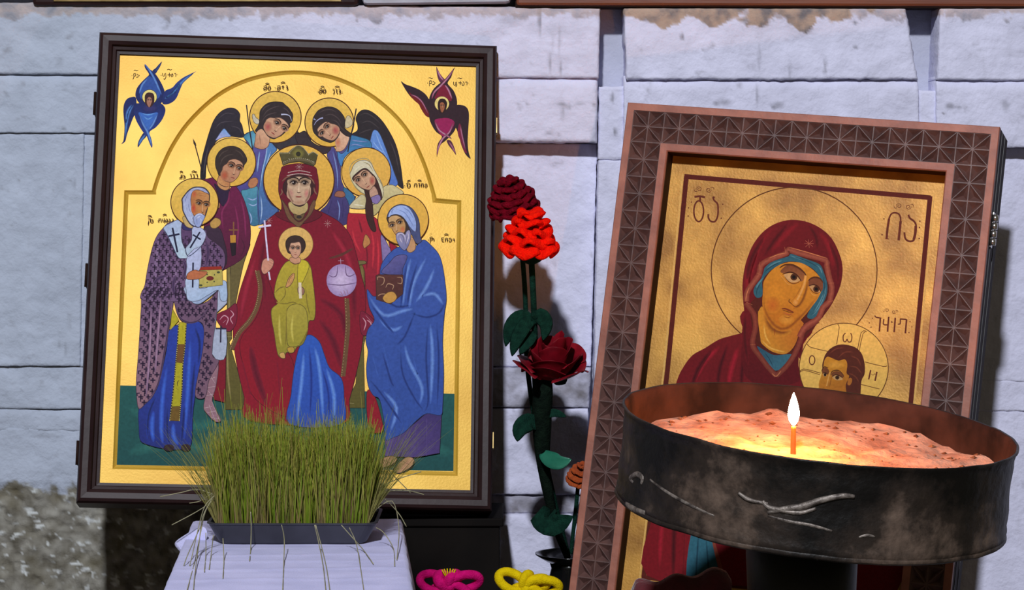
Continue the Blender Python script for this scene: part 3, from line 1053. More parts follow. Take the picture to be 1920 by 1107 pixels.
p.strokes([[(380, 790), (385, 960), (390, 1100)], [(360, 480), (365, 600), (360, 700)], [(440, 500), (400, 700)], [(450, 860), (480, 950)]], 9, (46, 52, 110), (72, 80, 146))
p.poly([(300, 770), (315, 725), (350, 708), (380, 715), (386, 750), (362, 786), (320, 797)], (186, 124, 84))
p.strokes([[(365, 722), (384, 728)], [(366, 738), (386, 742)], [(362, 752), (384, 756)], [(318, 740), (312, 790)]], 4, (110, 66, 44))
p.frame(h1)
p.poly([(470, 985), (600, 985), (720, 940), (830, 860), (890, 790), (940, 830), (1020, 800), (1107, 870), (1120, 1010), (900, 1035), (760, 1065), (620, 1130), (530, 1060)], (58, 52, 58))
p.halo((520, 552), 446, 17)
p.poly([(120, 520), (150, 500), (185, 560), (235, 600), (240, 660), (190, 670), (140, 620)], (206, 198, 176))
p.poly([(190, 800), (250, 740), (330, 740), (420, 860), (420, 960), (390, 1060), (300, 1107), (180, 1080), (160, 1040), (175, 930)], (190, 138, 108), (216, 170, 136), ((180, 1000), (330, 800)))
p.strokes([[(240, 840), (255, 960), (270, 1040)], [(190, 820), (170, 960), (160, 1060)]], 14, (120, 76, 60), (196, 146, 114))
HR = (52, 42, 44)
p.poly([(245, 560), (255, 450), (300, 380), (370, 320), (460, 288), (560, 285), (640, 295), (690, 340), (750, 390), (790, 450), (820, 500), (818, 580), (800, 640), (770, 660), (775, 710), (740, 750), (700, 800), (660, 840), (610, 880), (560, 900), (500, 930), (440, 915), (380, 870), (300, 760), (230, 770), (200, 802), (170, 785), (210, 720), (240, 650)], HR)
p.strokes([[(280, 470), (340, 380), (450, 330)], [(300, 560), (370, 450), (500, 380), (620, 360)], [(280, 640), (350, 540), (450, 490), (560, 470)], [(640, 380), (720, 430), (780, 520)]], 26, (86, 72, 72), HR)
p.poly([(370, 590), (430, 560), (500, 568), (600, 562), (690, 620), (745, 690), (738, 740), (680, 790), (640, 840), (570, 890), (500, 912), (430, 890), (370, 850), (335, 780), (330, 700), (345, 640)], SK, (210, 166, 134), ((420, 860), (640, 620)))
p.blob((390, 720), 75, 95, (172, 76, 78), SK)
p.strokes([[(620, 505), (700, 505), (770, 535), (800, 620)]], 26, (186, 190, 216), None, 2)
p.face((545, 650), (672, 745), (478, 832), 50, SK)
p.strokes([[(20, 340), (45, 560), (75, 780), (112, 1010), (130, 1150)]], 20, (40, 34, 44), None, 0)
p.done('painted_angel', 'dark-winged angel in teal and violet robes, head tilted right')

p.frame(w2)
p.poly([(310, 200), (330, 150), (370, 122), (420, 125), (480, 160), (540, 220), (600, 310), (650, 410), (680, 510), (700, 620), (712, 720), (720, 800), (670, 765), (640, 690), (610, 560), (560, 430), (520, 330), (480, 292), (450, 330), (430, 405), (360, 385), (275, 355), (272, 332), (322, 300), (325, 250)], (46, 40, 44))
p.strokes([[(340, 170), (400, 150), (470, 190), (540, 260)], [(350, 240), (430, 220), (520, 290)], [(330, 330), (400, 300), (450, 290)], [(600, 380), (650, 500), (690, 680)]], 14, (74, 66, 68), (46, 40, 44))
p.poly([(430, 410), (455, 310), (485, 295), (520, 335), (560, 430), (600, 540), (640, 660), (672, 765), (600, 780), (612, 690), (590, 590), (540, 510), (470, 455), (430, 440)], (104, 146, 214), (84, 120, 196), ((470, 320), (630, 740)))
p.strokes([[(480, 310), (520, 420), (590, 560)], [(450, 380), (500, 450), (560, 500)], [(600, 600), (640, 700)]], 14, (150, 186, 234), (98, 138, 208))
p.poly([(255, 345), (340, 355), (430, 388), (442, 452), (350, 455), (270, 482), (210, 530), (185, 600), (180, 700), (210, 790), (280, 860), (310, 875), (255, 960), (235, 1107), (80, 1107), (0, 1010), (60, 940), (110, 830), (120, 700), (100, 600), (60, 510), (110, 430), (160, 490)], (84, 78, 138), (64, 54, 104), ((200, 400), (150, 1050)))
p.poly([(255, 345), (340, 355), (430, 388), (442, 452), (350, 455), (270, 482), (210, 540), (185, 610), (160, 560), (150, 480), (190, 500), (240, 440)], (58, 118, 158), (74, 130, 190), ((420, 380), (170, 560)))
p.poly([(210, 790), (300, 872), (260, 950), (235, 900), (205, 850)], (56, 108, 150))
p.strokes([[(270, 380), (320, 390), (420, 400)], [(260, 430), (310, 420), (390, 440)], [(230, 470), (200, 520)], [(110, 480), (130, 560), (150, 680), (150, 800)], [(85, 520), (120, 620)], [(150, 900), (170, 980), (160, 1080)]], 12, (140, 160, 210), (78, 96, 156))
p.strokes([[(120, 460), (150, 560), (170, 660)], [(190, 880), (200, 980), (190, 1100)], [(110, 880), (80, 980), (60, 1060)]], 10, (44, 36, 82), (70, 62, 116))
p.poly([(125, 860), (140, 830), (170, 822), (205, 830), (218, 862), (190, 878), (140, 872)], (150, 96, 76))
p.frame(h2)
p.poly([(-60, 760), (0, 740), (110, 700), (160, 800), (250, 900), (370, 960), (500, 965), (560, 1000), (470, 1090), (300, 1060), (180, 960), (0, 930)], (58, 46, 50))
p.halo((531, 551), 423, 17)
p.poly([(800, 560), (830, 450), (880, 440), (930, 520), (920, 600), (860, 640), (810, 640)], (206, 190, 150))
p.poly([(690, 670), (760, 740), (860, 785), (868, 860), (800, 1000), (720, 1050), (640, 1040), (650, 950), (630, 860), (680, 780)], (206, 158, 126), (220, 178, 148), ((660, 1000), (820, 820)))
p.blob((680, 900), 50, 90, (196, 116, 84), (206, 158, 126))
p.poly([(240, 540), (255, 465), (300, 390), (350, 335), (430, 297), (510, 280), (600, 290), (680, 330), (745, 395), (795, 480), (800, 570), (795, 640), (840, 695), (900, 740), (900, 795), (840, 790), (780, 755), (720, 690), (700, 760), (640, 850), (560, 900), (470, 880), (380, 840), (310, 780), (255, 710), (240, 620)], HR)
p.strokes([[(330, 400), (440, 340), (560, 330), (660, 380)], [(440, 440), (560, 410), (680, 480), (740, 580)], [(560, 500), (660, 540), (730, 640), (820, 720)]], 26, (84, 70, 70), HR)
p.poly([(430, 560), (480, 540), (560, 570), (640, 590), (690, 660), (690, 750), (650, 820), (590, 862), (520, 852), (450, 822), (400, 780), (340, 725), (325, 670), (370, 610)], SK, (208, 166, 136), ((620, 820), (400, 600)))
p.blob((640, 690), 70, 90, (166, 70, 76), SK)
p.strokes([[(420, 470), (360, 490), (300, 540), (265, 600)], [(260, 490), (300, 510)]], 26, (166, 168, 206), None, 2)
p.face((405, 735), (497, 622), (582, 808), 46, SK)
p.strokes([[(995, 310), (965, 480), (930, 660), (890, 840), (850, 1060)]], 20, (40, 34, 44), None, 0)
p.done('painted_angel', 'dark-winged angel in blue robes, head tilted left')

# --- throne
p.frame(fG)
OL = (112, 98, 52)
p.poly([(15, 150), (45, 150), (40, 300), (45, 600), (30, 620), (130, 960), (150, 1010), (10, 1010), (5, 800), (20, 600)], OL, (92, 84, 36), ((20, 200), (60, 1000)), k=1)
p.poly([(40, 160), (130, 80), (150, 60), (110, 180), (70, 380), (40, 560)], (104, 92, 54))
p.poly([(705, 100), (730, 150), (810, 150), (815, 600), (805, 640), (812, 1000), (690, 1000), (760, 860), (775, 640), (770, 300)], OL, (92, 84, 36), ((760, 200), (760, 1000)), k=1)
p.strokes([[(28, 160), (30, 400), (28, 600)], [(795, 160), (798, 400), (795, 600)], [(20, 640), (22, 800), (40, 960)]], 14, (150, 136, 84), OL)
p.strokes([[(15, 152), (70, 165), (135, 95)], [(720, 130), (760, 160), (812, 152)], [(16, 590), (46, 590)], [(780, 620), (812, 622)], [(690, 970), (750, 975)]], 9, (158, 144, 96))
p.done_each('painted_throne_side', .004)

# --- young man in a maroon cloak
p.frame(fC)
p.poly([(580, 160), (640, 150), (700, 140), (730, 200), (800, 235), (850, 205), (905, 275), (940, 360), (970, 480), (978, 600), (960, 720), (900, 800), (800, 860), (720, 890), (650, 830), (600, 600), (640, 450), (730, 380), (700, 250), (640, 180)], (108, 28, 70), (86, 26, 54), ((800, 250), (800, 820)))
p.poly([(690, 190), (740, 230), (810, 240), (800, 320), (760, 370), (730, 330), (712, 260)], (48, 30, 58))
p.strokes([[(810, 250), (800, 330), (750, 420), (760, 560)], [(900, 300), (930, 450), (940, 620)], [(850, 350), (880, 520), (870, 700)]], 18, (140, 46, 92), (106, 28, 68))
p.strokes([[(770, 640), (790, 760), (780, 840)], [(900, 620), (930, 700), (890, 790)]], 14, (62, 22, 42), (92, 26, 58))
p.poly([(610, 540), (700, 535), (740, 560), (765, 640), (790, 760), (775, 850), (690, 870), (630, 830), (590, 700)], (62, 42, 62), (52, 34, 52), ((650, 540), (700, 860)))
p.poly([(655, 505), (675, 480), (700, 462), (736, 480), (738, 515), (700, 545), (665, 540)], (190, 148, 78))
p.cross((843, 560), 130, 74, 11, (128, 84, 54), 0.0, -.0)
p.poly([(815, 602), (860, 600), (860, 660), (818, 662)], (190, 138, 52), k=1)
p.poly([(815, 665), (862, 662), (858, 760), (830, 770)], (36, 24, 34), k=1)
p.frame(h3)
p.halo((498, 500), 420, 14)
p.poly([(250, 850), (300, 690), (340, 770), (420, 820), (470, 850), (455, 960), (380, 985), (290, 940)], (206, 152, 96), (190, 124, 80), ((290, 900), (420, 800)))
p.strokes([[(265, 850), (320, 900), (400, 925), (450, 920)]], 12, (70, 40, 34))
p.poly([(220, 480), (235, 400), (290, 310), (370, 250), (460, 225), (560, 230), (650, 270), (715, 340), (765, 440), (755, 500), (720, 550), (700, 620), (640, 660), (500, 700), (380, 700), (290, 735), (255, 660), (225, 580)], (56, 44, 42))
p.strokes([[(270, 440), (340, 340), (450, 290)], [(300, 560), (340, 450), (440, 380), (560, 370)], [(560, 290), (650, 340), (710, 430)], [(260, 600), (290, 680)]], 28, (84, 70, 64), (56, 44, 42))
p.poly([(355, 570), (420, 525), (465, 465), (560, 448), (640, 478), (692, 530), (690, 600), (650, 660), (620, 740), (560, 810), (490, 850), (400, 830), (335, 780), (305, 700), (335, 640)], (178, 122, 90), (200, 150, 118), ((380, 800), (600, 500)))
p.blob((380, 730), 70, 90, (176, 78, 52), (178, 122, 90))
p.face((495, 560), (632, 605), (520, 770), 48, (178, 122, 90))
p.frame(s1)
p.stroke([(838, 965), (862, 1050), (905, 1210), (925, 1290)], 12, (48, 34, 34), None, 0)
p.poly([(825, 928), (858, 985), (862, 1010), (845, 1005), (832, 985)], (44, 34, 36), k=1)
p.done('painted_saint', 'young dark-haired man in maroon cloak holding a cross')

# --- woman in a cream veil
p.frame(fE)
p.poly([(95, 650), (130, 640), (260, 650), (330, 690), (380, 760), (400, 900), (370, 1050), (360, 1200), (380, 1500), (240, 1500), (230, 1107), (150, 1000), (95, 950), (85, 800)], (168, 34, 52), (140, 30, 50), ((150, 700), (300, 1200)))
p.strokes([[(130, 760), (150, 860), (200, 960)], [(280, 760), (300, 900), (290, 1080)], [(330, 820), (340, 980), (330, 1150)]], 22, (204, 52, 66), (160, 34, 52))
p.strokes([[(180, 680), (200, 760), (210, 800)], [(240, 880), (250, 1000), (240, 1100)]], 20, (96, 20, 38), (156, 34, 50))
p.poly([(360, 810), (420, 900), (440, 960), (380, 1040), (365, 950)], (132, 116, 166))
p.poly([(420, 870), (490, 905), (440, 950)], (150, 26, 52), k=1)
p.frame(h5)
p.halo((430, 490), 425, 14, (222, 170, 74), (230, 182, 84))
CR = (206, 196, 160)
p.poly([(150, 1107), (190, 1010), (290, 920), (350, 880), (420, 920), (440, 1107)], CR, (190, 178, 130), ((200, 1000), (420, 1050)))
p.poly([(720, 760), (820, 710), (922, 725), (1080, 850), (900, 900), (760, 990), (700, 1100), (560, 1240), (500, 1107), (690, 950)], (204, 192, 142), (188, 174, 116), ((760, 760), (640, 1100)))
p.poly([(180, 450), (150, 520), (180, 640), (250, 760), (340, 840), (400, 870), (430, 920), (520, 1050), (690, 960), (730, 820), (700, 680), (620, 540), (560, 430), (500, 320), (400, 280), (290, 300), (210, 370)], (204, 196, 158), (214, 208, 180), ((250, 700), (500, 350)))
p.strokes([[(140, 500), (150, 400), (230, 300), (370, 250), (480, 280), (560, 400)], [(150, 520), (180, 640), (260, 760), (390, 860)], [(370, 310), (480, 360), (550, 480)], [(600, 560), (700, 700), (730, 830)], [(790, 740), (795, 870)], [(820, 890), (922, 800)]], 16, (116, 104, 60), (196, 184, 140))
p.strokes([[(220, 480), (300, 400), (420, 350)], [(600, 640), (670, 760), (690, 860)], [(210, 1050), (300, 1060), (410, 1080)]], 26, (232, 226, 200), (208, 200, 164))
p.poly([(190, 590), (270, 500), (370, 430), (440, 430), (520, 500), (600, 590), (660, 740), (700, 880), (690, 970), (600, 900), (560, 980), (520, 960), (480, 860), (400, 800), (310, 740), (230, 660)], (66, 38, 34))
p.poly([(490, 800), (560, 730), (620, 800), (640, 900), (600, 990), (520, 980), (490, 900)], (190, 150, 128))
p.poly([(500, 940), (640, 880), (680, 960), (610, 1040), (520, 1000)], (132, 114, 166))
p.poly([(215, 600), (290, 520), (380, 450), (460, 470), (530, 540), (560, 620), (550, 720), (500, 790), (430, 790), (330, 750), (270, 690)], (190, 146, 116), (206, 166, 136), ((300, 720), (440, 500)))
p.blob((535, 640), 55, 90, (176, 78, 72), (190, 146, 116))
p.face((290, 625), (408, 535), (462, 742), 46, (190, 146, 116))
p.poly([(400, 800), (450, 830), (490, 900), (530, 1000), (545, 1107), (560, 1300), (600, 1500), (520, 1490), (440, 1300), (415, 1107), (430, 960)], (62, 36, 34))
p.frame(fE)
p.poly([(215, 880), (235, 810), (265, 840), (272, 880), (240, 910), (225, 918)], (186, 128, 74))
p.poly([(95, 945), (120, 1010), (230, 1020), (230, 1045), (130, 1050), (100, 1000)], (112, 100, 60))
p.done('painted_saint', 'woman in cream veil and red dress resting chin on hand')

# --- crowned woman in the middle
p.frame(h4)
p.halo((556, 535), 524, 15, (220, 168, 66), (228, 180, 78))
p.frame(PX)
RB = (124, 20, 42)
p.poly([(545, 392), (515, 402), (492, 425), (478, 460), (465, 500), (450, 545), (440, 590), (437, 625), (440, 660), (447, 700), (458, 745), (470, 790), (640, 796), (655, 750), (668, 700), (680, 640), (686, 560), (676, 510), (660, 450), (640, 420), (612, 402), (585, 392)], RB, (142, 18, 40), ((560, 420), (480, 740)))
p.poly([(490, 500), (492, 560), (478, 600), (450, 640), (460, 700), (480, 750), (545, 780), (552, 690), (530, 640), (515, 560)], (146, 18, 38), (118, 20, 40), ((460, 680), (540, 600)))
p.strokes([[(500, 440), (490, 500), (500, 570)], [(640, 440), (660, 520), (665, 600)], [(600, 600), (625, 640), (640, 690)], [(470, 650), (480, 700), (500, 760)], [(600, 560), (640, 590), (650, 640)]], 14, (96, 14, 36), (126, 20, 42))
p.strokes([[(480, 480), (462, 540), (450, 600)], [(620, 430), (650, 480), (668, 540)], [(455, 680), (470, 740)], [(520, 680), (525, 740)]], 12, (160, 34, 58), (128, 20, 42))
GT = (108, 76, 50)
for T_ in ([(482, 508), (488, 540), (482, 575), (468, 602), (448, 625), (434, 655)], [(650, 560), (652, 610), (648, 660), (643, 706)]):
    p.stroke(T_, 9, GT, None, 0)
    q = catmull(T_, 9, False)
    for x, y in q:
        p.blob((x - 2.5, y), .9, .9, (176, 150, 104), None, n=6, up=False)
    p.up()
p.strokes([[(617, 485), (640, 478), (662, 466)]], 5, (96, 50, 44))
# sleeves with scrolled cuffs
for c_, q in ((1, [(405, 592), (427, 580), (443, 570), (443, 605), (430, 622), (414, 612)]), (2, [(676, 585), (690, 590), (703, 603), (702, 620), (684, 630), (676, 620)])):
    p.poly(q, (126, 28, 54))
p.strokes([[(412, 600), (420, 592), (428, 598), (424, 610)], [(432, 582), (438, 590), (432, 598), (437, 608)], [(418, 606), (424, 600)], [(680, 596), (686, 606), (682, 620)], [(688, 600), (696, 608), (694, 622)], [(686, 592), (698, 606)]], 2.0, (206, 150, 164))
# blue skirt
p.poly([(578, 628), (598, 640), (608, 665), (618, 690), (640, 710), (645, 745), (640, 796), (543, 796), (546, 740), (552, 690), (562, 650)], (48, 90, 184), (44, 76, 166), ((560, 660), (640, 760)))
p.strokes([[(570, 660), (565, 720), (556, 790)], [(590, 650), (600, 700), (606, 790)], [(612, 690), (626, 740), (626, 790)]], 9, (104, 146, 220), (52, 92, 186))
p.strokes([[(580, 650), (584, 720), (580, 790)], [(604, 690), (616, 740), (616, 790)], [(556, 700), (550, 760)]], 7, (28, 46, 124), (48, 84, 178))
# veil, face, crown
p.frame(h4)
p.poly([(330, 330), (290, 400), (262, 500), (255, 620), (258, 720), (280, 800), (300, 880), (290, 990), (200, 1040), (330, 1130), (560, 1190), (800, 1130), (900, 1040), (790, 970), (800, 860), (830, 780), (848, 680), (848, 560), (830, 440), (790, 340), (560, 290)], (112, 20, 40), (98, 24, 38), ((500, 350), (560, 1100)))
p.poly([(300, 830), (360, 900), (400, 960), (440, 1050), (560, 1160), (680, 1050), (720, 930), (780, 830), (800, 900), (740, 1040), (640, 1150), (560, 1230), (470, 1180), (380, 1080)], (112, 80, 56))
p.poly([(420, 860), (660, 860), (690, 960), (640, 1030), (560, 1060), (480, 1040), (415, 960)], (188, 168, 112), (178, 152, 100), ((560, 880), (560, 1050)))
p.poly([(480, 1040), (560, 1060), (640, 1030), (620, 1100), (560, 1140), (500, 1110)], (106, 84, 56))
p.blob((560, 1085), 40, 22, (54, 44, 40))
p.poly([(320, 640), (360, 540), (440, 480), (560, 455), (680, 480), (770, 540), (800, 640), (760, 740), (700, 800), (640, 900), (560, 930), (470, 890), (420, 800), (350, 740)], (62, 34, 34))
p.poly([(385, 620), (420, 540), (500, 490), (600, 488), (690, 540), (725, 630), (715, 720), (690, 790), (640, 870), (570, 908), (500, 890), (450, 830), (415, 760), (395, 700)], (190, 156, 128), (204, 174, 144), ((480, 850), (560, 560)))
p.blob((430, 740), 55, 80, (190, 128, 118), (190, 156, 128))
p.blob((675, 740), 50, 80, (192, 118, 112), (192, 160, 130))
p.strokes([[(395, 640), (410, 740), (450, 830), (500, 890)], [(722, 640), (712, 740), (680, 820), (620, 895)]], 44, (128, 88, 72), (190, 156, 128))
p.blob((560, 870), 90, 36, (176, 134, 106), (190, 156, 128))
p.face((480, 575), (640, 575), (552, 785), 60, (192, 160, 130), light=(232, 206, 174))
p.strokes([[(300, 560), (370, 500), (440, 470)], [(700, 480), (760, 540), (790, 600)], [(290, 660), (310, 720), (270, 770)], [(780, 640), (790, 700), (830, 760)]], 26, (138, 106, 82), (104, 40, 44))
for (x0, y0, x1, y1, nn) in ((400, 425, 720, 425, 22), (385, 470, 745, 470, 26)):
    for i in range(nn):
        t = i / (nn - 1)
        p.blob((x0 + (x1 - x0) * t, y0 + (y1 - y0) * t - 26 * math.sin(math.pi * t)), 7, 7, (206, 184, 176), None, n=6, up=False)
p.up()
p.strokes([[(560, 290), (560, 400)], [(500, 340), (625, 340)], [(525, 310), (600, 375)], [(600, 305), (520, 375)]], 11, (204, 176, 172))
p.poly([(265, 130), (330, 130), (400, 130), (460, 70), (530, 25), (600, 40), (650, 95), (700, 150), (760, 120), (835, 160), (800, 300), (770, 330), (560, 262), (400, 285), (325, 320), (300, 240)], (96, 88, 52), (74, 68, 40), ((500, 60), (560, 300)), k=1)
p.blob((545, 140), 90, 80, (140, 134, 60), (94, 86, 50))
p.blob((548, 150), 36, 36, (50, 46, 30))
p.stroke([(310, 300), (430, 250), (560, 235), (690, 250), (790, 300)], 30, (104, 92, 66), None, 0)
for q in ([(265, 135), (340, 135), (410, 128), (470, 70), (530, 25), (600, 40), (660, 100), (705, 150), (770, 120), (835, 160)], [(330, 270), (450, 225), (560, 210), (680, 230), (780, 270)], [(420, 140), (410, 220)], [(700, 160), (690, 230)]):
    for x, y in catmull(q, 4, False):
        p.blob((x, y), 7, 7, (176, 170, 140), None, n=6, up=False)
p.up()
# star brooches, cross and orb in her hands
p.frame(fD)
for cx, cy in ((274, 742), (742, 765)):
    p.strokes([[(cx - 30, cy), (cx + 30, cy)], [(cx, cy - 32), (cx, cy + 32)], [(cx - 20, cy - 20), (cx + 20, cy + 20)], [(cx + 20, cy - 20), (cx - 20, cy + 20)]], 6, (210, 160, 160))
p.frame(fG)
p.poly([(215, 200), (225, 150), (255, 135), (285, 150), (280, 185), (255, 215), (230, 228)], (204, 142, 118))
p.strokes([[(262, 140), (282, 156)], [(258, 156), (284, 170)], [(256, 172), (280, 186)]], 6, (140, 84, 72))
p.frame(fD)
p.stroke([(238, 738), (252, 900), (268, 1060)], 13, (214, 204, 232), None, 0, 1)
p.stroke([(190, 792), (290, 778)], 15, (218, 208, 236), None, 0, 1)
p.frame(fG)
p.stroke([(258, 215), (266, 262)], 9, (214, 204, 226), None, 0, 1)
p.blob((678, 265), 87, 94, (206, 188, 222), (156, 132, 180))
p.strokes([[(592, 285), (680, 292), (764, 278)], [(605, 235), (630, 245), (650, 232), (655, 180)], [(700, 178), (706, 232), (730, 240), (755, 226)]], 6, (112, 88, 128))
p.strokes([[(672, 140), (674, 175)], [(658, 152), (690, 152)]], 8, (196, 170, 200))
p.strokes([[(672, 330), (684, 352)], [(690, 322), (702, 350)], [(708, 318), (716, 344)], [(664, 345), (690, 358)]], 10, (148, 92, 98))
p.done('painted_queen', 'crowned woman in dark red robe with cross and orb')

# --- child on her lap
p.frame(h8)
p.halo((432, 300), 256, 3, (218, 172, 92), (222, 180, 104), (150, 100, 60))
p.strokes([[(362, 95), (360, 180)], [(512, 95), (512, 185)], [(534, 110), (530, 195)], [(208, 235), (290, 238)], [(570, 260), (650, 258)], [(215, 396), (300, 398)], [(560, 400), (640, 396)]], 7, (120, 76, 48))
p.frame(fG)
YL = (178, 160, 52)
p.poly([(380, 150), (340, 180), (310, 240), (292, 310), (292, 360), (310, 395), (275, 430), (275, 490), (290, 570), (300, 640), (315, 700), (345, 712), (360, 680), (400, 680), (420, 650), (455, 630), (480, 570), (490, 500), (520, 490), (527, 420), (520, 330), (510, 250), (500, 190), (470, 150)], YL, (150, 138, 48), ((340, 250), (460, 620)))
p.poly([(365, 430), (420, 400), (470, 430), (485, 520), (470, 590), (430, 640), (370, 640), (362, 540)], (172, 156, 62), (158, 146, 50), ((380, 450), (440, 620)))
p.poly([(430, 160), (470, 150), (490, 190), (440, 300), (425, 290)], (198, 182, 50))
p.strokes([[(360, 420), (358, 560), (352, 670)], [(300, 390), (350, 400), (400, 390), (440, 410)], [(350, 300), (352, 350), (320, 390)], [(470, 300), (480, 400), (500, 480)], [(430, 640), (460, 600), (484, 540)], [(290, 340), (320, 310), (352, 300)], [(470, 320), (520, 310)], [(340, 200), (370, 260)]], 8, (110, 94, 34), (164, 148, 52))
p.strokes([[(320, 460), (320, 560), (330, 640)], [(400, 450), (390, 540), (400, 620)], [(330, 210), (315, 290)], [(500, 240), (510, 330)]], 16, (204, 190, 92), (176, 158, 56))
p.poly([(318, 690), (345, 680), (352, 712), (330, 712)], (204, 160, 90))
p.poly([(365, 655), (400, 650), (402, 678), (375, 682)], (190, 150, 60))
p.frame(h8)
p.poly([(350, 560), (355, 500), (490, 500), (495, 575), (430, 595)], (204, 150, 116))
p.stroke([(350, 560), (400, 592), (440, 595), (495, 575)], 14, (96, 62, 40))
p.poly([(282, 320), (290, 250), (340, 195), (420, 172), (500, 190), (555, 240), (575, 310), (560, 380), (500, 440), (340, 440), (300, 390)], (58, 40, 36))
p.poly([(345, 330), (360, 285), (410, 280), (480, 270), (505, 310), (510, 390), (490, 460), (450, 505), (410, 508), (375, 480), (350, 420), (330, 390)], (198, 146, 120), (212, 166, 136), ((380, 480), (440, 300)))
p.face((385, 360), (462, 362), (425, 455), 27, (200, 150, 122))
p.poly([(290, 900), (330, 800), (400, 730), (410, 790), (380, 870), (330, 930), (285, 940)], (200, 146, 92))
p.strokes([[(320, 880), (350, 800), (400, 750)], [(350, 890), (380, 820)]], 8, (132, 82, 52))
p.poly([(460, 990), (470, 940), (530, 940), (560, 990), (540, 1050), (480, 1040)], (150, 110, 90))
p.stroke([(492, 870), (496, 1000), (504, 1107)], 44, (224, 208, 180), None, 0, 1)
p.done('painted_child', 'small boy in yellow robe with haloed head')

# --- old bishop on the left
p.frame(fF)
PH = (104, 76, 106)
p.poly([(590, 420), (640, 470), (670, 450), (665, 745), (590, 725)], (128, 20, 38), k=1)
p.poly([(560, 540), (620, 490), (605, 640), (580, 730), (610, 800), (636, 862), (600, 868), (550, 820), (525, 780), (535, 700), (525, 640)], (150, 110, 122))
p.strokes([[(540, 600), (600, 580)], [(535, 650), (600, 640)], [(540, 700), (590, 690)], [(560, 560), (600, 620)], [(545, 660), (590, 710)], [(530, 780), (580, 770)], [(550, 810), (600, 800)], [(570, 840), (625, 850)], [(580, 740), (625, 855)], [(560, 760), (600, 860)]], 6, (206, 186, 188))
NB = (40, 62, 156)
p.poly([(355, 240), (300, 280), (285, 400), (255, 540), (220, 660), (150, 740), (105, 790), (105, 900), (115, 990), (170, 1020), (250, 1040), (330, 1050), (430, 1035), (450, 960), (455, 820), (470, 700), (490, 560), (522, 400), (525, 260), (480, 215), (420, 230)], NB, (36, 48, 122), ((330, 500), (140, 950)))
p.strokes([[(440, 330), (430, 520), (420, 700), (400, 980)], [(290, 500), (260, 700), (250, 900), (260, 1010)], [(330, 880), (330, 960), (360, 1020)], [(200, 800), (190, 900), (200, 1000)]], 34, (62, 104, 206), NB)
p.strokes([[(470, 480), (450, 680), (440, 900)], [(220, 700), (170, 820), (160, 980)], [(290, 760), (290, 940), (310, 1030)], [(400, 760), (390, 900), (380, 1020)], [(470, 260), (500, 360), (490, 500)]], 22, (24, 32, 86), (38, 58, 146))
p.blob((300, 1038), 34, 22, (48, 28, 40))
p.blob((410, 1038), 32, 24, (48, 28, 40))
p.poly([(320, 130), (365, 212), (308, 275)], (184, 168, 36), k=1)
p.poly([(365, 226), (415, 222), (405, 370), (390, 500), (385, 650), (375, 770), (370, 865), (305, 862), (320, 740), (335, 600), (345, 480), (355, 370)], (186, 172, 34), (170, 160, 32), ((390, 240), (340, 800)), k=1)
p.poly([(357, 368), (405, 366), (392, 488), (345, 484)], (116, 78, 36), k=1)
p.poly([(316, 772), (375, 768), (370, 865), (305, 862)], (112, 84, 34), k=1)
for side in ([(362, 235), (355, 370), (345, 480), (335, 600), (320, 740), (305, 862)], [(412, 230), (405, 370), (390, 500), (385, 650), (375, 770), (368, 862)]):
    p.stroke(side, 7, (60, 50, 30), None, 0, 2)
    for x, y in catmull(side, 8, False):
        p.blob((x, y), 3.2, 3.2, (210, 196, 110), None, n=5, up=False)
    p.up()
p.strokes([[(365, 600), (355, 615), (358, 640)], [(345, 650), (365, 665)], [(350, 575), (372, 580)], [(385, 250), (392, 275)]], 5, (80, 60, 30))
left_p = [(140, 0), (310, 0), (330, 60), (320, 150), (300, 270), (280, 400), (250, 520), (225, 640), (190, 710), (150, 750), (105, 785), (90, 700), (88, 600), (100, 450), (110, 300), (120, 130)]
right_p = [(325, -20), (420, -20), (440, 80), (490, 110), (560, 80), (622, 20), (615, 120), (600, 250), (580, 430), (620, 465), (615, 500), (560, 600), (540, 700), (500, 720), (470, 690), (490, 560), (520, 400), (525, 250), (480, 215), (420, 230), (370, 200), (340, 120)]
p.poly(left_p, (112, 84, 116), (146, 108, 120), ((200, 100), (170, 700)))
p.poly(right_p, (110, 82, 110), (120, 88, 106), ((400, 0), (540, 600)))
p.frame(fC)
top_p = [(280, 545), (330, 500), (430, 480), (430, 560), (540, 620), (620, 560), (640, 620), (760, 720), (770, 850), (720, 890), (600, 880), (480, 900), (470, 1000), (480, 1120), (120, 1120), (135, 1000), (160, 850), (195, 700), (230, 610)]
p.poly(top_p, (104, 76, 112), (116, 88, 122), ((400, 560), (300, 1100)))
p.poly([(425, 490), (470, 530), (520, 545), (515, 640), (470, 700), (430, 640)], (92, 66, 104))
p.poly([(420, 480), (445, 520), (520, 540), (520, 560), (440, 555)], (52, 46, 100))


def lattice(poly, step, lw, col, skew=0.06):
    xs = [q[0] for q in poly]
    ys = [q[1] for q in poly]
    ap = catmull(poly, 3, True)
    y = min(ys) + step * .5
    r = 0
    a = step * .34
    while y < max(ys):
        x = min(xs) + (step * .5 if r % 2 else 0)
        while x < max(xs):
            xx = x - (y - min(ys)) * skew
            pts = [(xx - a, y), (xx + a, y), (xx, y - a), (xx, y + a)]
            if all(inside(q, ap) for q in pts):
                p.stroke([(xx - a, y), (xx + a, y)], lw, col, None, 0, 1, up=False)
                p.stroke([(xx, y - a), (xx, y + a)], lw, col, None, 0, 1, up=False)
                b = step * .5
                if inside((xx - b, y - b), ap) and inside((xx - b + a, y - b), ap):
                    p.stroke([(xx - b, y - b * .2), (xx - b, y - b), (xx - b * .3, y - b)], lw * .9, col, None, 0, 1, up=False)
            x += step
        y += step * .75
        r += 1
    p.up()


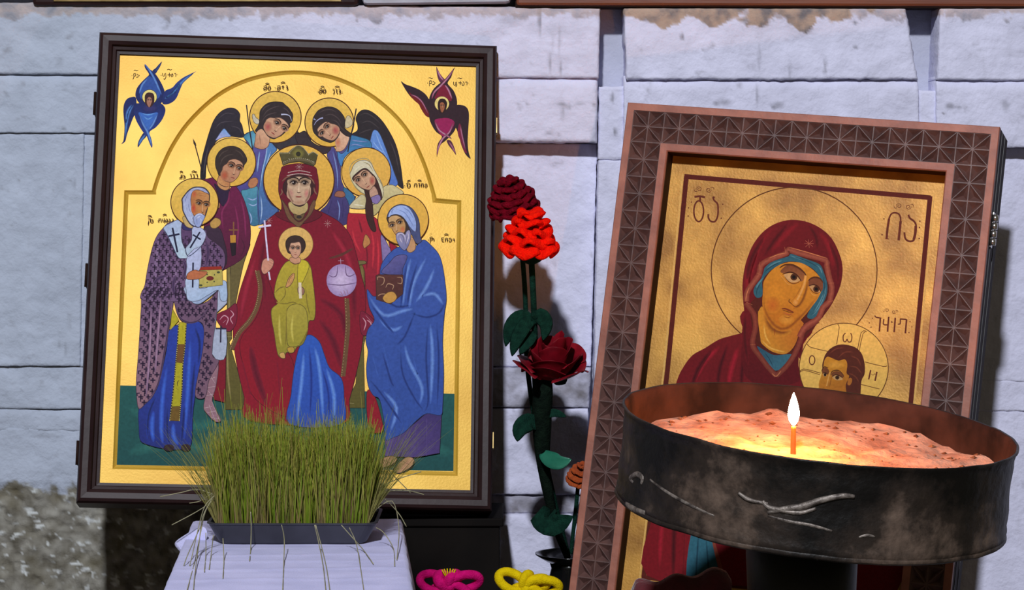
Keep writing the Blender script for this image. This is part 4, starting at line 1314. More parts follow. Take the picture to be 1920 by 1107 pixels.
DPL = (52, 34, 60)
p.strokes([[(250, 620), (230, 760), (220, 900), (180, 1080)], [(330, 700), (300, 850), (290, 1000), (250, 1100)], [(400, 800), (380, 900), (390, 1050)]], 50, (140, 112, 148), (108, 80, 116))
lattice(top_p, 58, 11, DPL)
p.strokes([[(200, 1010), (240, 950), (320, 920)], [(380, 920), (360, 1010), (380, 1100)], [(620, 640), (640, 740), (620, 860)], [(440, 800), (460, 860), (440, 950)]], 26, (58, 40, 76), (98, 72, 106))
p.frame(fF)
lattice(left_p, 48, 10, DPL)
lattice(right_p, 46, 10, DPL)
p.strokes([[(185, 130), (180, 300), (170, 500), (150, 720)], [(250, 60), (230, 300), (210, 560)]], 16, (170, 134, 160), (122, 92, 120))
p.strokes([[(310, 40), (300, 220), (270, 420), (230, 620), (160, 740)], [(340, 100), (370, 190), (430, 225), (500, 205), (560, 120)]], 12, (50, 32, 58), (104, 78, 108))
# white stole
WL = (176, 190, 220)
p.poly([(405, -10), (622, -10), (620, 10), (550, 70), (490, 106), (440, 82)], WL, (150, 170, 206), ((450, 0), (540, 100)))
p.poly([(622, -10), (672, -10), (675, 100), (610, 160), (604, 260), (672, 270), (670, 435), (635, 470), (580, 430), (600, 250), (615, 120)], (172, 180, 202), k=2)
p.cross((636, 300), 110, 70, 10, (44, 36, 60), 0.02, -.32)
p.frame(fC)
p.poly([(282, 545), (350, 500), (428, 472), (424, 560), (432, 660), (482, 772), (440, 786), (400, 778), (360, 700), (320, 610)], (172, 188, 220), (184, 206, 222), ((320, 540), (440, 770)))
p.poly([(515, 540), (580, 540), (622, 590), (602, 660), (560, 712), (482, 768), (458, 712), (508, 640)], (182, 190, 224), (176, 196, 216), ((560, 560), (480, 760)))
p.poly([(474, 765), (582, 690), (580, 870), (575, 965), (468, 965), (470, 850)], (180, 188, 222), k=2)
p.poly([(464, 950), (565, 955), (568, 1025), (640, 1015), (700, 975), (775, 965), (790, 1020), (788, 1120), (740, 1120), (720, 1040), (640, 1080), (560, 1125), (480, 1120), (464, 1040)], (182, 198, 226), (168, 190, 220), ((500, 960), (640, 1100)))
p.cross((375, 640), 200, 90, 15, (34, 34, 62), -0.2, -.20)
p.cross((535, 640), 150, 74, 13, (34, 34, 62), 0.55, -.18)
p.stroke([(520, 820), (516, 1020)], 13, (34, 34, 62), None, 0, 1)
p.strokes([[(340, 560), (350, 575)], [(395, 560), (388, 578)], [(345, 625), (355, 615)], [(500, 590), (515, 600)], [(590, 590), (575, 605)]], 5, (40, 40, 70))
p.strokes([[(282, 545), (320, 612), (362, 702), (402, 780), (440, 786)], [(460, 712), (482, 770), (562, 712), (604, 660)]], 6, (60, 66, 96))
p.poly([(580, 856), (745, 850), (752, 880), (565, 886)], (150, 44, 30), k=1)
p.poly([(565, 884), (752, 876), (757, 1000), (570, 1022)], (196, 180, 92), (176, 162, 84), ((600, 880), (720, 1000)), k=1)
p.blob((655, 946), 30, 18, (112, 36, 34))
for q in ((722, 898), (582, 1002), (632, 915), (688, 972), (690, 918), (632, 978)):
    p.blob(q, 13 if q[0] in (722, 582) else 6, 9 if q[0] in (722, 582) else 6, (70, 76, 50), None, n=10, up=False)
p.up()
p.poly([(468, 930), (485, 900), (530, 880), (570, 888), (628, 892), (622, 918), (570, 950), (480, 955)], (188, 110, 72))
p.strokes([[(540, 890), (620, 900)], [(540, 905), (600, 915)], [(530, 880), (560, 872)]], 5, (120, 62, 44))
# head
p.frame(h7)
p.halo((506, 455), 412, 16)
p.poly([(300, 730), (340, 700), (420, 820), (470, 860), (470, 900), (400, 895), (340, 850)], (196, 168, 110))
HW = (160, 166, 204)
p.poly([(290, 470), (285, 400), (340, 320), (400, 250), (480, 200), (580, 188), (680, 208), (745, 270), (768, 330), (765, 420), (742, 520), (712, 640), (682, 720), (640, 800), (590, 885), (530, 885), (450, 855), (390, 785), (340, 690), (300, 600)], (60, 60, 84))
p.poly([(302, 470), (298, 405), (345, 330), (408, 262), (485, 212), (580, 200), (672, 220), (732, 275), (750, 320), (660, 280), (560, 250), (480, 300), (450, 420), (460, 560), (500, 660), (640, 800), (590, 875), (535, 875), (455, 842), (398, 775), (350, 685), (312, 600)], HW, (178, 190, 222), ((400, 280), (480, 820)))
p.poly([(447, 350), (468, 285), (520, 245), (600, 250), (690, 290), (752, 322), (758, 400), (738, 520), (702, 620), (680, 690), (640, 655), (560, 655), (500, 690), (475, 640), (450, 520), (440, 420)], (186, 116, 66), (196, 140, 84), ((460, 460), (700, 380)))
p.blob((490, 560), 46, 100, (186, 62, 48), (188, 118, 68))
p.blob((500, 320), 40, 60, (190, 88, 58), (188, 118, 68))
p.strokes([[(560, 330), (640, 340), (720, 360)], [(560, 300), (640, 300), (710, 325)]], 10, (150, 96, 52), (192, 132, 78))
p.face((578, 475), (708, 498), (640, 690), 46, (190, 130, 76))
p.poly([(486, 730), (520, 680), (600, 650), (668, 678), (684, 710), (640, 808), (592, 882), (540, 880), (500, 820)], (150, 164, 208))
p.strokes([[(500, 730), (540, 680), (610, 660), (672, 700)], [(520, 760), (560, 720), (620, 690)]], 26, (214, 216, 232), (150, 164, 208))
p.strokes([[(560, 700), (540, 760), (560, 850)], [(600, 690), (660, 720)], [(480, 700), (470, 780), (520, 860)], [(400, 480), (410, 560), (440, 640)], [(400, 300), (360, 380), (340, 470)]], 10, (70, 80, 120), (146, 158, 202))
p.strokes([[(600, 730), (620, 770), (600, 850)], [(420, 600), (450, 720), (500, 830)], [(340, 420), (340, 540), (380, 660)], [(440, 240), (540, 215), (640, 235)]], 14, (214, 222, 242), (164, 172, 210))
p.done('painted_saint', 'white-bearded bishop in patterned violet vestment holding a book')

# --- old man in blue on the right
p.frame(PX)
BM = (58, 86, 164)
p.poly([(688, 735), (702, 742), (714, 780), (718, 808), (700, 812), (690, 800)], (146, 22, 40))
p.blob((693, 806), 8, 5, (40, 22, 26))
p.poly([(722, 824), (757, 812), (800, 775), (828, 778), (824, 850), (780, 858), (722, 856)], (92, 72, 132), (64, 50, 104), ((740, 850), (800, 790)), k=1)
p.strokes([[(740, 826), (738, 856)], [(760, 816), (758, 857)], [(780, 800), (778, 857)], [(800, 785), (800, 855)]], 6, (50, 38, 84), (84, 66, 124))
p.poly([(713, 505), (722, 485), (736, 470), (750, 463), (765, 470), (782, 460), (795, 450), (810, 462), (822, 476), (829, 495), (834, 525), (837, 560), (833, 590), (830, 640), (832, 700), (830, 760), (826, 779), (800, 776), (780, 790), (757, 812), (735, 822), (723, 825), (720, 790), (712, 750), (700, 742), (690, 722), (687, 690), (690, 660), (686, 640), (690, 618), (702, 600), (692, 575), (688, 543), (700, 556), (712, 548)], BM, (52, 80, 156), ((760, 500), (780, 760)))
p.frame(fH)
p.strokes([[(330, 10), (300, 120), (290, 240)], [(400, 10), (340, 130), (320, 250)], [(440, 60), (400, 150), (350, 220)], [(130, 190), (200, 280), (290, 260), (340, 250)], [(180, 300), (240, 350), (290, 330)], [(300, 420), (320, 500), (380, 620), (370, 700)], [(420, 320), (430, 480), (420, 700)], [(200, 430), (240, 600)], [(150, 480), (170, 560)], [(200, 640), (260, 720), (230, 830)], [(380, 190), (440, 180), (480, 230)], [(340, 480), (360, 560)]], 22, (108, 144, 212), (60, 90, 168))
p.strokes([[(310, 30), (290, 150), (280, 240)], [(360, 30), (325, 150), (310, 240)], [(350, 260), (300, 380), (260, 420)], [(330, 270), (400, 290), (460, 270), (490, 220)], [(410, 320), (400, 480), (410, 680), (390, 740)], [(450, 320), (460, 500), (450, 740)], [(190, 440), (230, 580), (250, 620)], [(280, 440), (290, 560), (350, 680), (390, 730)], [(130, 580), (180, 640), (250, 740), (290, 800)], [(140, 230), (200, 310), (250, 370)], [(200, 200), (260, 240), (320, 235)], [(220, 20), (260, 60), (250, 90)]], 15, (30, 48, 112), (54, 82, 158))
p.poly([(190, 80), (230, 30), (260, 0), (310, 0), (290, 60), (280, 90)], (96, 92, 150), (70, 72, 130), ((230, 20), (280, 90)))
p.poly([(163, 95), (175, 88), (292, 90), (290, 180), (232, 228), (165, 206)], (92, 52, 46), (78, 44, 42), ((180, 100), (270, 200)), k=1)
p.strokes([[(172, 115), (172, 100), (200, 104), (200, 128), (186, 140)], [(262, 102), (284, 104), (284, 130), (264, 128)], [(210, 150), (220, 132), (246, 140), (240, 160)], [(172, 190), (190, 180), (226, 182)]], 4, (176, 140, 110))
p.poly([(195, 200), (215, 175), (245, 170), (262, 195), (245, 218), (215, 222)], (198, 148, 72))
p.poly([(150, 985), (180, 960), (235, 945), (262, 958), (240, 985), (190, 1002)], (186, 140, 104))
p.poly([(245, 1015), (270, 980), (310, 950), (340, 958), (340, 985), (300, 1015), (270, 1026)], (186, 140, 104))
p.strokes([[(152, 988), (190, 1003), (245, 984), (262, 960)], [(246, 1018), (275, 1027), (330, 998), (342, 968)], [(190, 960), (225, 975)], [(290, 970), (318, 985)]], 6, (40, 30, 34))
p.frame(h6)
p.halo((516, 480), 438, 16, (222, 170, 68), (230, 182, 80))
p.poly([(600, 780), (680, 790), (730, 900), (720, 1000), (640, 1050), (580, 1010), (590, 900)], (190, 146, 104))
p.poly([(230, 470), (250, 380), (300, 300), (380, 240), (480, 215), (580, 235), (660, 280), (720, 350), (770, 440), (800, 560), (805, 680), (820, 800), (840, 850), (760, 900), (700, 820), (640, 720), (400, 560), (300, 480), (260, 470)], (72, 80, 122))
p.poly([(250, 460), (270, 370), (320, 295), (400, 245), (480, 228), (570, 245), (640, 300), (700, 400), (740, 520), (740, 640), (720, 690), (640, 620), (560, 500), (480, 420), (400, 390), (310, 405), (280, 440)], (146, 166, 218), (162, 184, 232), ((650, 600), (380, 280)))
p.strokes([[(330, 380), (320, 330), (360, 290)], [(400, 300), (540, 360), (640, 500), (710, 640)], [(500, 260), (620, 340), (700, 480)]], 16, (82, 108, 172), (148, 168, 220))
p.poly([(235, 450), (290, 430), (330, 400), (420, 395), (500, 430), (560, 500), (600, 590), (640, 680), (620, 760), (540, 780), (400, 740), (370, 720), (330, 650), (290, 580), (250, 520)], (64, 50, 44))
p.poly([(262, 470), (310, 420), (400, 408), (470, 440), (530, 500), (560, 580), (550, 660), (520, 710), (440, 700), (390, 735), (350, 690), (310, 610), (275, 540)], (184, 138, 86), (202, 164, 112), ((480, 660), (340, 450)))
p.blob((505, 650), 46, 60, (206, 112, 76), (184, 138, 86))
p.face((325, 580), (460, 528), (410, 730), 46, (186, 142, 90))
p.poly([(395, 740), (430, 705), (500, 705), (550, 740), (570, 690), (620, 660), (645, 720), (640, 820), (610, 920), (570, 990), (530, 1010), (470, 960), (420, 880), (395, 810)], (150, 146, 180), (120, 124, 168), ((460, 720), (560, 980)))
p.strokes([[(410, 790), (430, 730), (500, 720), (545, 780), (560, 900)], [(460, 790), (480, 850), (500, 880)], [(590, 700), (610, 780), (570, 900)]], 22, (214, 206, 222), (148, 144, 180))
p.strokes([[(440, 770), (470, 740), (510, 770), (530, 860), (520, 960)], [(580, 740), (570, 840), (540, 960)], [(430, 860), (470, 930)]], 14, (76, 70, 96), (142, 140, 176))
p.done('painted_saint', 'grey-bearded old man in blue mantle holding a book')

# --- inscriptions in the field
p.frame(fC)
p.strokes([[(412, 98), (424, 90), (440, 98)], [(505, 98), (522, 88), (540, 94), (550, 90)], [(158, 452), (172, 444), (192, 454)], [(276, 442), (292, 434), (310, 440)]], 8, INK)
p.strokes([[(424, 116), (422, 150)], [(408, 148), (424, 134), (436, 118)], [(440, 120), (452, 128), (450, 142), (432, 144)], [(494, 116), (504, 116), (504, 138)], [(516, 116), (528, 118), (526, 146)], [(540, 116), (554, 116), (554, 138)], [(458, 132), (458, 138)],
           [(160, 470), (180, 470), (176, 494)], [(160, 516), (166, 486)], [(186, 474), (200, 482), (196, 496), (180, 496)], [(248, 468), (244, 496)], [(248, 474), (262, 470), (264, 496)], [(276, 470), (276, 486), (290, 488)], [(290, 466), (290, 500)], [(304, 470), (316, 478), (310, 494), (298, 490), (304, 478)], [(326, 470), (338, 482), (330, 494), (322, 486)], [(350, 470), (364, 478), (354, 492)], [(238, 484), (238, 490)]], 6, INK, None, 0)
p.frame(fA)
p.strokes([[(1520, 502), (1536, 494), (1556, 500)], [(1644, 494), (1662, 484), (1682, 492)]], 8, INK)
p.strokes([[(1508, 520), (1530, 516), (1534, 534), (1520, 546), (1508, 540), (1514, 530), (1530, 530)], [(1544, 530), (1552, 518), (1564, 526), (1558, 542), (1546, 542), (1544, 530)], [(1616, 520), (1636, 514), (1640, 530), (1630, 544), (1616, 540), (1622, 528), (1636, 528)], [(1652, 522), (1672, 520)], [(1662, 510), (1662, 538)], [(1686, 512), (1700, 520), (1692, 530), (1704, 538), (1692, 546)], [(1600, 526), (1600, 532)]], 6, INK, None, 0)
p.frame(fB)
p.strokes([[(258, 526), (274, 518), (292, 526)], [(372, 526), (392, 518), (416, 526)]], 7, INK)
p.strokes([[(248, 544), (270, 540), (272, 560), (256, 572), (248, 562), (270, 556)], [(280, 556), (288, 542), (302, 550), (296, 568), (282, 566), (280, 556)], [(356, 544), (368, 544), (368, 570), (360, 578)], [(380, 544), (392, 546), (386, 558), (396, 576)], [(404, 544), (420, 550), (410, 560), (422, 568), (408, 576)], [(240, 556), (240, 562)], [(432, 562), (432, 568)]], 6, INK, None, 0)
p.frame(fE)
p.strokes([[(566, 384), (580, 378), (596, 374)], [(650, 378), (666, 374), (684, 380)], [(752, 806), (766, 798)], [(862, 812), (880, 804), (900, 812)]], 8, INK)
p.strokes([[(560, 404), (572, 400), (566, 428)], [(576, 400), (592, 406), (588, 428), (572, 430)], [(624, 426), (630, 402), (646, 406), (642, 428)], [(656, 404), (668, 402), (664, 426)], [(680, 426), (684, 402), (698, 406), (694, 428)], [(708, 414), (720, 404), (728, 416), (718, 428), (706, 424)], [(548, 416), (548, 422)],
           [(750, 830), (752, 872)], [(750, 832), (768, 830), (766, 848), (752, 850)], [(774, 838), (784, 848), (778, 858)], [(846, 834), (846, 858), (862, 860)], [(840, 838), (862, 834)], [(872, 862), (876, 840), (890, 842), (888, 862)], [(900, 844), (914, 838), (922, 852), (910, 864), (900, 856)], [(930, 848), (944, 844), (944, 862)], [(736, 844), (736, 850)]], 6, INK, None, 0)
p.done_each('painted_inscription', .010)

# ------------------------------------------------------------------ what is painted on the icon in the carved frame
rA = (1140, 170, 4.4275); rB = (1520, 220, 4.2577); rC = (1250, 380, 3.075); rD = (1480, 560, 6.15); rF = (1390, 460, 6.15); rE = (1060, 680, 2.5925)
p = Painter(pl2, n2, panel2, gain=.8)
p.frame(PX)
BRD = (92, 32, 24)
p.stroke([(1287, 331), (1252, 690), (1207, 1083)], 9, BRD, None, 0, 1)
p.stroke([(1283, 331), (1745, 371)], 9, BRD, None, 0, 1)
p.stroke([(1744, 368), (1711, 718), (1676, 1110)], 9, BRD, None, 0, 1)
p.stroke([(1203, 1083), (1680, 1126)], 9, BRD, None, 0, 1)
p.strokes([[(1280, 328), (1245, 690), (1199, 1088)], [(1199, 1090), (1680, 1134)], [(1752, 366), (1718, 718), (1683, 1110)]], 3, (226, 178, 100), None, 0, 1)  # thin light lines painted in as the highlight along the panel's bevel
p.done('painted_border_and_highlight')
LET = (104, 46, 32)
p.frame(rA)
p.stroke([(718, 882), (765, 878), (806, 886)], 17, LET, None, 0)
p.stroke([(765, 884), (764, 922)], 16, LET, None, 0)
p.ring((753, 1002), 40, 13, LET, ry=86)
p.stroke([(872, 886), (882, 912), (908, 940), (914, 990), (908, 1050), (886, 1088), (852, 1084), (834, 1058), (832, 1026)], 14, LET, None, 0)
p.stroke([(868, 884), (886, 890)], 14, LET, None, 0)


def scroll(cx, cy, r, ang):
    f = lambda x, y: (cx + x * math.cos(ang) - y * math.sin(ang), cy + x * math.sin(ang) + y * math.cos(ang))
    for sg in (-1, 1):
        q = []
        for i in range(22):
            t = i / 21
            a = 0.6 + 9.5 * t
            rr = r * (0.12 + 0.55 * t)
            q.append(f(sg * (r * 1.05 - rr * math.cos(a) * 1.0), rr * math.sin(a) * sg * .9))
        p.stroke(q, r * .14, LET, None, 1, 2, up=False)
    p.stroke([f(-r * 2.2, r * .1), f(-r * 1.9, r * .55), f(-r * 1.4, r * .5)], r * .14, LET, None, 1, 4, up=False)
    p.stroke([f(r * 2.2, -r * .1), f(r * 2.0, -r * .6), f(r * 1.4, -r * .5)], r * .14, LET, None, 1, 4, up=False)
    p.up()


scroll(796, 822, 38, 0.08)
for q in ((668, 974), (666, 1042), (694, 926), (953, 944), (940, 1060)):
    p.blob(q, 6, 6, LET, None, n=8, up=False)
p.up()
p.frame(rB)
p.stroke([(606, 972), (612, 900), (626, 810), (650, 768), (690, 766), (712, 786), (718, 830), (708, 930), (702, 984)], 13, LET, None, 0)
p.stroke([(626, 810), (612, 900), (606, 972)], 18, LET, None, 0)
p.stroke([(718, 830), (708, 930), (702, 984)], 20, LET, None, 0)
p.stroke([(596, 970), (624, 972)], 6, LET, None, 0)
p.stroke([(780, 778), (792, 806), (826, 832), (842, 870), (836, 940), (820, 984), (784, 990), (756, 968), (748, 920)], 15, LET, None, 0)
p.stroke([(838, 868), (834, 930), (822, 978)], 20, LET, None, 0)
scroll(742, 712, 36, 0.10)
for q in ((585, 812), (570, 938), (872, 830), (866, 968), (868, 880)):
    p.blob(q, 6, 6, LET, None, n=8, up=False)
p.up()
p.frame(rD)
p.strokes([[(985, 196), (1000, 216), (1050, 226), (1060, 232)], [(1090, 238), (1086, 298), (1130, 304)], [(1180, 262), (1184, 282)], [(1280, 232), (1278, 290), (1250, 296)], [(1280, 236), (1350, 242)]], 14, LET, None, 0)
p.strokes([[(1050, 226), (1038, 382)], [(1146, 212), (1132, 384)], [(1222, 222), (1208, 390)], [(1352, 240), (1338, 402)]], 19, LET, None, 0)
scroll(1165, 146, 40, 0.22)
for q in ((922, 282), (942, 332), (958, 228), (1392, 268), (1412, 328), (1380, 392)):
    p.blob(q, 7, 7, LET, None, n=8, up=False)
p.up()
p.done_each('painted_inscription', .010)

# --- the woman: halo line, veil, face
p.frame(rC)
HL = (96, 52, 26)
p.ring((735, 390), 478, 6, HL, 0, 360)
RD = (112, 22, 28)
DR = (74, 16, 20)
p.frame(PX)
p.poly([(1392, 585), (1393, 621), (1374, 629), (1348, 637), (1322, 653), (1299, 666), (1283, 686), (1270, 712), (1258, 760), (1244, 850), (1226, 960), (1213, 1080), (1400, 1100), (1676, 1122), (1700, 830), (1640, 780), (1530, 720), (1497, 690), (1499, 660), (1510, 640), (1530, 610), (1545, 580), (1470, 560)], RD, (126, 20, 30), ((1400, 640), (1300, 1000)))
p.strokes([[(1350, 650), (1320, 680), (1300, 720)], [(1385, 650), (1372, 690), (1365, 730)], [(1300, 690), (1285, 715)], [(1250, 900), (1240, 1000), (1236, 1070)]], 13, (164, 26, 44), (118, 22, 28))
p.strokes([[(1335, 655), (1310, 690), (1295, 730)], [(1365, 645), (1350, 690), (1345, 730)], [(1400, 650), (1392, 690), (1390, 730)], [(1270, 900), (1264, 1000), (1262, 1085)], [(1286, 960), (1280, 1085)]], 10, (70, 14, 20), (112, 20, 28))
p.poly([(1296, 1000), (1320, 985), (1338, 1020), (1350, 1080), (1352, 1110), (1290, 1106)], (52, 106, 122), (40, 84, 104), ((1300, 1000), (1340, 1100)))
p.strokes([[(1310, 1000), (1306, 1060), (1304, 1100)], [(1324, 1010), (1328, 1060), (1332, 1100)]], 5, (24, 52, 70), (46, 96, 112))
p.strokes([[(1336, 1010), (1352, 1070), (1364, 1107)]], 8, (140, 66, 50))
p.frame(rC)
p.poly([(447, 640), (440, 560), (437, 480), (445, 400), (465, 320), (500, 240), (550, 175), (610, 130), (680, 105), (745, 100), (820, 115), (890, 150), (950, 205), (990, 280), (1013, 360), (1010, 440), (990, 510), (950, 590), (900, 660), (850, 720), (832, 760), (790, 805), (765, 860), (760, 940), (765, 1030), (600, 1060), (470, 1020), (430, 900), (440, 760)], RD, (96, 18, 24), ((640, 160), (960, 560)))
p.strokes([[(620, 140), (540, 240), (500, 360), (480, 480)], [(760, 120), (690, 180), (600, 290)], [(880, 170), (940, 260), (960, 380)], [(520, 270), (470, 400), (462, 520)]], 40, (138, 24, 34), RD)
p.strokes([[(700, 120), (620, 220), (560, 310)], [(820, 130), (860, 200), (870, 270)], [(560, 200), (490, 320), (462, 440)], [(940, 230), (985, 350), (985, 470)], [(455, 640), (450, 780), (470, 940)], [(800, 720), (775, 800), (768, 900)]], 30, (76, 16, 20), (108, 20, 27))
p.strokes([[(818, 212), (822, 262)], [(794, 236), (848, 238)], [(800, 220), (842, 254)], [(842, 218), (800, 256)]], 7, (196, 110, 84))
# dark fall of the veil round the face, then neck
p.poly([(480, 600), (520, 540), (560, 420), (700, 290), (880, 350), (950, 480), (930, 600), (850, 720), (760, 820), (720, 930), (640, 990), (560, 900), (510, 800)], (84, 30, 22))
p.poly([(545, 600), (540, 780), (560, 825), (620, 865), (690, 872), (740, 820), (765, 740), (775, 680)], (206, 140, 44), (186, 110, 36), ((570, 780), (730, 740)))
p.strokes([[(560, 640), (600, 720), (660, 750), (720, 740)]], 44, (130, 70, 24), (200, 132, 42))
p.strokes([[(545, 790), (600, 840), (690, 865)], [(560, 700), (570, 770), (600, 820)]], 14, (232, 178, 84), (204, 138, 44))
p.stroke([(625, 720), (620, 765)], 9, (136, 36, 20))
p.poly([(520, 830), (560, 850), (620, 880), (700, 875), (720, 880), (690, 930), (628, 970), (570, 910)], (46, 84, 104), (60, 108, 124), ((560, 860), (640, 950)))
p.strokes([[(560, 860), (590, 900), (615, 950)], [(620, 880), (630, 960)], [(680, 880), (655, 930)], [(600, 880), (620, 930)]], 7, (24, 48, 66), (52, 94, 112))
TR_ = (138, 66, 50)
p.stroke([(455, 580), (480, 610), (505, 650), (512, 720), (495, 820), (540, 890), (585, 950), (632, 1000)], 30, TR_, (112, 44, 36), 0)
p.stroke([(872, 680), (820, 715), (785, 745), (770, 800), (735, 880), (690, 945), (632, 1000)], 30, TR_, (112, 44, 36), 0)
p.strokes([[(482, 820), (512, 818)], [(606, 985), (632, 1003), (660, 970)]], 6, (190, 112, 72))
p.frame(rF)
p.poly([(540, 130), (570, 100), (640, 120), (760, 165), (860, 200), (915, 235), (945, 300), (985, 420), (992, 520), (972, 610), (915, 720), (855, 830), (800, 852), (758, 822), (800, 730), (860, 640), (905, 560), (935, 500), (930, 440), (900, 360), (820, 270), (700, 210), (600, 188), (500, 198), (420, 240), (340, 290), (280, 350), (250, 400), (240, 440), (245, 560), (220, 602), (170, 602), (140, 540), (160, 470), (220, 400), (255, 310), (270, 260), (340, 200), (440, 160)], (48, 96, 112))
p.strokes([[(170, 500), (200, 440), (260, 370)], [(190, 560), (215, 480)], [(290, 270), (380, 210), (480, 175)], [(560, 120), (660, 150), (760, 185)], [(860, 225), (910, 270), (930, 330)], [(975, 480), (950, 600), (880, 740), (810, 820)], [(960, 540), (900, 670), (830, 790)]], 26, (96, 146, 160), (50, 98, 114))
p.strokes([[(250, 330), (340, 250), (460, 190)], [(600, 130), (760, 185), (900, 260)], [(940, 360), (960, 470), (940, 560)], [(800, 740), (860, 660)], [(230, 420), (180, 520), (180, 590)]], 12, (24, 48, 60), (46, 92, 108))
# trim of the veil in angular folds
tr = [(60, 650), (62, 560), (110, 470), (205, 340), (222, 240), (300, 180), (420, 130), (525, 90), (535, 50), (640, 85), (800, 125), (975, 175), (985, 240), (1020, 400), (1045, 480), (1030, 600), (1010, 660), (940, 720), (890, 840), (800, 900), (720, 960), (670, 1060)]
p.stroke(tr, 64, (160, 84, 64), (126, 54, 42), 0, 2)
p.strokes([[(90, 490), (60, 570), (48, 650)], [(320, 150), (420, 110), (510, 90)], [(545, 22), (760, 82), (990, 152)], [(990, 170), (985, 230)], [(1005, 440), (1070, 436)], [(1000, 655), (1060, 640)], [(215, 190), (205, 270)], [(130, 690), (60, 660)], [(175, 320), (230, 345)], [(500, 20), (510, 90)]], 9, (206, 126, 80))
# face
SF = (206, 134, 38)
p.poly([(280, 380), (330, 310), (400, 250), (480, 212), (580, 196), (690, 205), (800, 265), (890, 350), (935, 440), (925, 520), (880, 620), (820, 700), (760, 770), (690, 850), (620, 930), (540, 972), (460, 982), (390, 950), (330, 890), (280, 810), (255, 730), (245, 640), (250, 520), (255, 430)], SF, (190, 112, 30), ((480, 420), (300, 820)))
p.stroke([(258, 560), (268, 720), (330, 860), (430, 955), (540, 950), (660, 850), (780, 720), (880, 590)], 60, (142, 76, 24), (198, 124, 34), 1)
p.blob((400, 560), 130, 150, (216, 140, 40), (202, 128, 36))
p.blob((360, 690), 90, 100, (196, 104, 34), (202, 126, 36))
p.blob((520, 860), 90, 60, (216, 148, 56), (200, 126, 36))
p.blob((650, 235), 130, 34, (222, 150, 60), (206, 134, 38), 0.2)
# lids and sockets
p.poly([(450, 300), (520, 235), (610, 240), (690, 285), (735, 350), (720, 400), (680, 420), (640, 350), (570, 310), (490, 325)], (126, 72, 44), (150, 92, 50), ((600, 240), (600, 400)))
p.poly([(765, 450), (790, 400), (840, 378), (900, 390), (940, 440), (935, 520), (905, 520), (880, 470), (820, 455), (780, 470)], (124, 70, 44))
p.poly([(490, 345), (540, 325), (610, 330), (660, 365), (680, 400), (640, 425), (580, 430), (530, 400)], (206, 160, 104))
p.poly([(785, 475), (830, 460), (880, 480), (912, 530), (880, 548), (830, 530), (800, 500)], (198, 150, 98))
p.blob((606, 368), 40, 40, (38, 20, 12), (92, 50, 26))
p.blob((864, 506), 36, 38, (38, 20, 12), (92, 50, 26))
p.blob((606, 368), 20, 20, (22, 12, 8))
p.blob((864, 506), 18, 18, (22, 12, 8))
DL = (74, 36, 18)
p.stroke([(475, 335), (520, 320), (570, 312), (630, 335), (672, 385), (690, 412)], 15, DL)
p.stroke([(500, 365), (540, 415), (590, 442), (650, 432), (680, 405)], 9, (112, 60, 28))
p.stroke([(775, 472), (830, 456), (885, 478), (918, 540)], 15, DL)
p.stroke([(790, 490), (825, 540), (870, 556), (910, 540)], 9, (112, 60, 28))
p.stroke([(440, 262), (500, 228), (580, 226), (660, 262), (720, 312), (748, 350)], 22, (88, 46, 22))
p.stroke([(762, 425), (800, 385), (850, 370), (905, 385), (945, 435)], 20, (88, 46, 22))
p.strokes([[(430, 330), (480, 380), (540, 450), (620, 462)], [(780, 520), (830, 575), (890, 575)]], 12, (224, 162, 84), SF)
# nose
p.stroke([(765, 400), (752, 500), (712, 620), (660, 700), (600, 730)], 40, (124, 68, 24), (196, 122, 34), 1)
p.stroke([(742, 350), (728, 440), (690, 540), (650, 620), (615, 665)], 34, (232, 170, 92), (206, 136, 44), 0)
p.blob((625, 660), 34, 36, (228, 162, 84), (204, 130, 40))
p.strokes([[(560, 618), (548, 650), (575, 672), (590, 690)], [(590, 690), (625, 710), (660, 690)]], 10, (112, 58, 22))
p.stroke([(700, 420), (690, 480), (620, 600), (575, 640)], 12, (168, 100, 34), (200, 126, 36))
# mouth
p.stroke([(465, 730), (510, 735), (545, 748), (570, 760), (605, 775)], 20, (128, 56, 26))
p.stroke([(480, 768), (520, 795), (560, 802), (595, 785)], 26, (180, 92, 48), (196, 118, 36))
p.stroke([(470, 745), (520, 762), (560, 775), (600, 780)], 7, (78, 32, 16))
p.stroke([(490, 822), (540, 836), (580, 815)], 14, (140, 78, 26), (200, 126, 36))
p.done('painted_woman', 'woman in dark red veil over blue cap, head tilted')

# --- the child's head and halo
p.frame(rD)
p.poly([(628 + 512 * math.cos(t * math.pi / 36), 800 + 515 * math.sin(t * math.pi / 36)) for t in range(72)], (232, 180, 86), (244, 194, 100), ((628, 1300), (628, 300)), k=1)
p.ring((628, 800), 512, 9, HL, 0, 360, 515)
p.strokes([[(555, 298), (575, 335), (545, 530)], [(880, 375), (828, 395), (785, 600)], [(895, 385), (850, 405), (805, 610)], [(205, 525), (250, 565), (440, 610)], [(115, 855), (165, 812), (360, 862)], [(115, 870), (165, 826), (355, 882)], [(870, 732), (1085, 785), (1125, 775)], [(820, 990), (1040, 1045)]], 8, (110, 62, 32), None, 0, 2)
p.strokes([[(648, 400), (622, 430), (625, 490), (650, 498), (666, 470), (680, 500), (712, 496), (722, 440), (706, 398)]], 12, LET, None, 0)
p.ring((262, 712), 32, 12, LET, ry=52)
p.strokes([[(938, 826), (915, 935)], [(1010, 846), (988, 952)]], 17, LET, None, 0)
p.strokes([[(945, 870), (965, 885), (985, 870), (1000, 880)]], 6, LET, None, 0)
p.frame(PX)
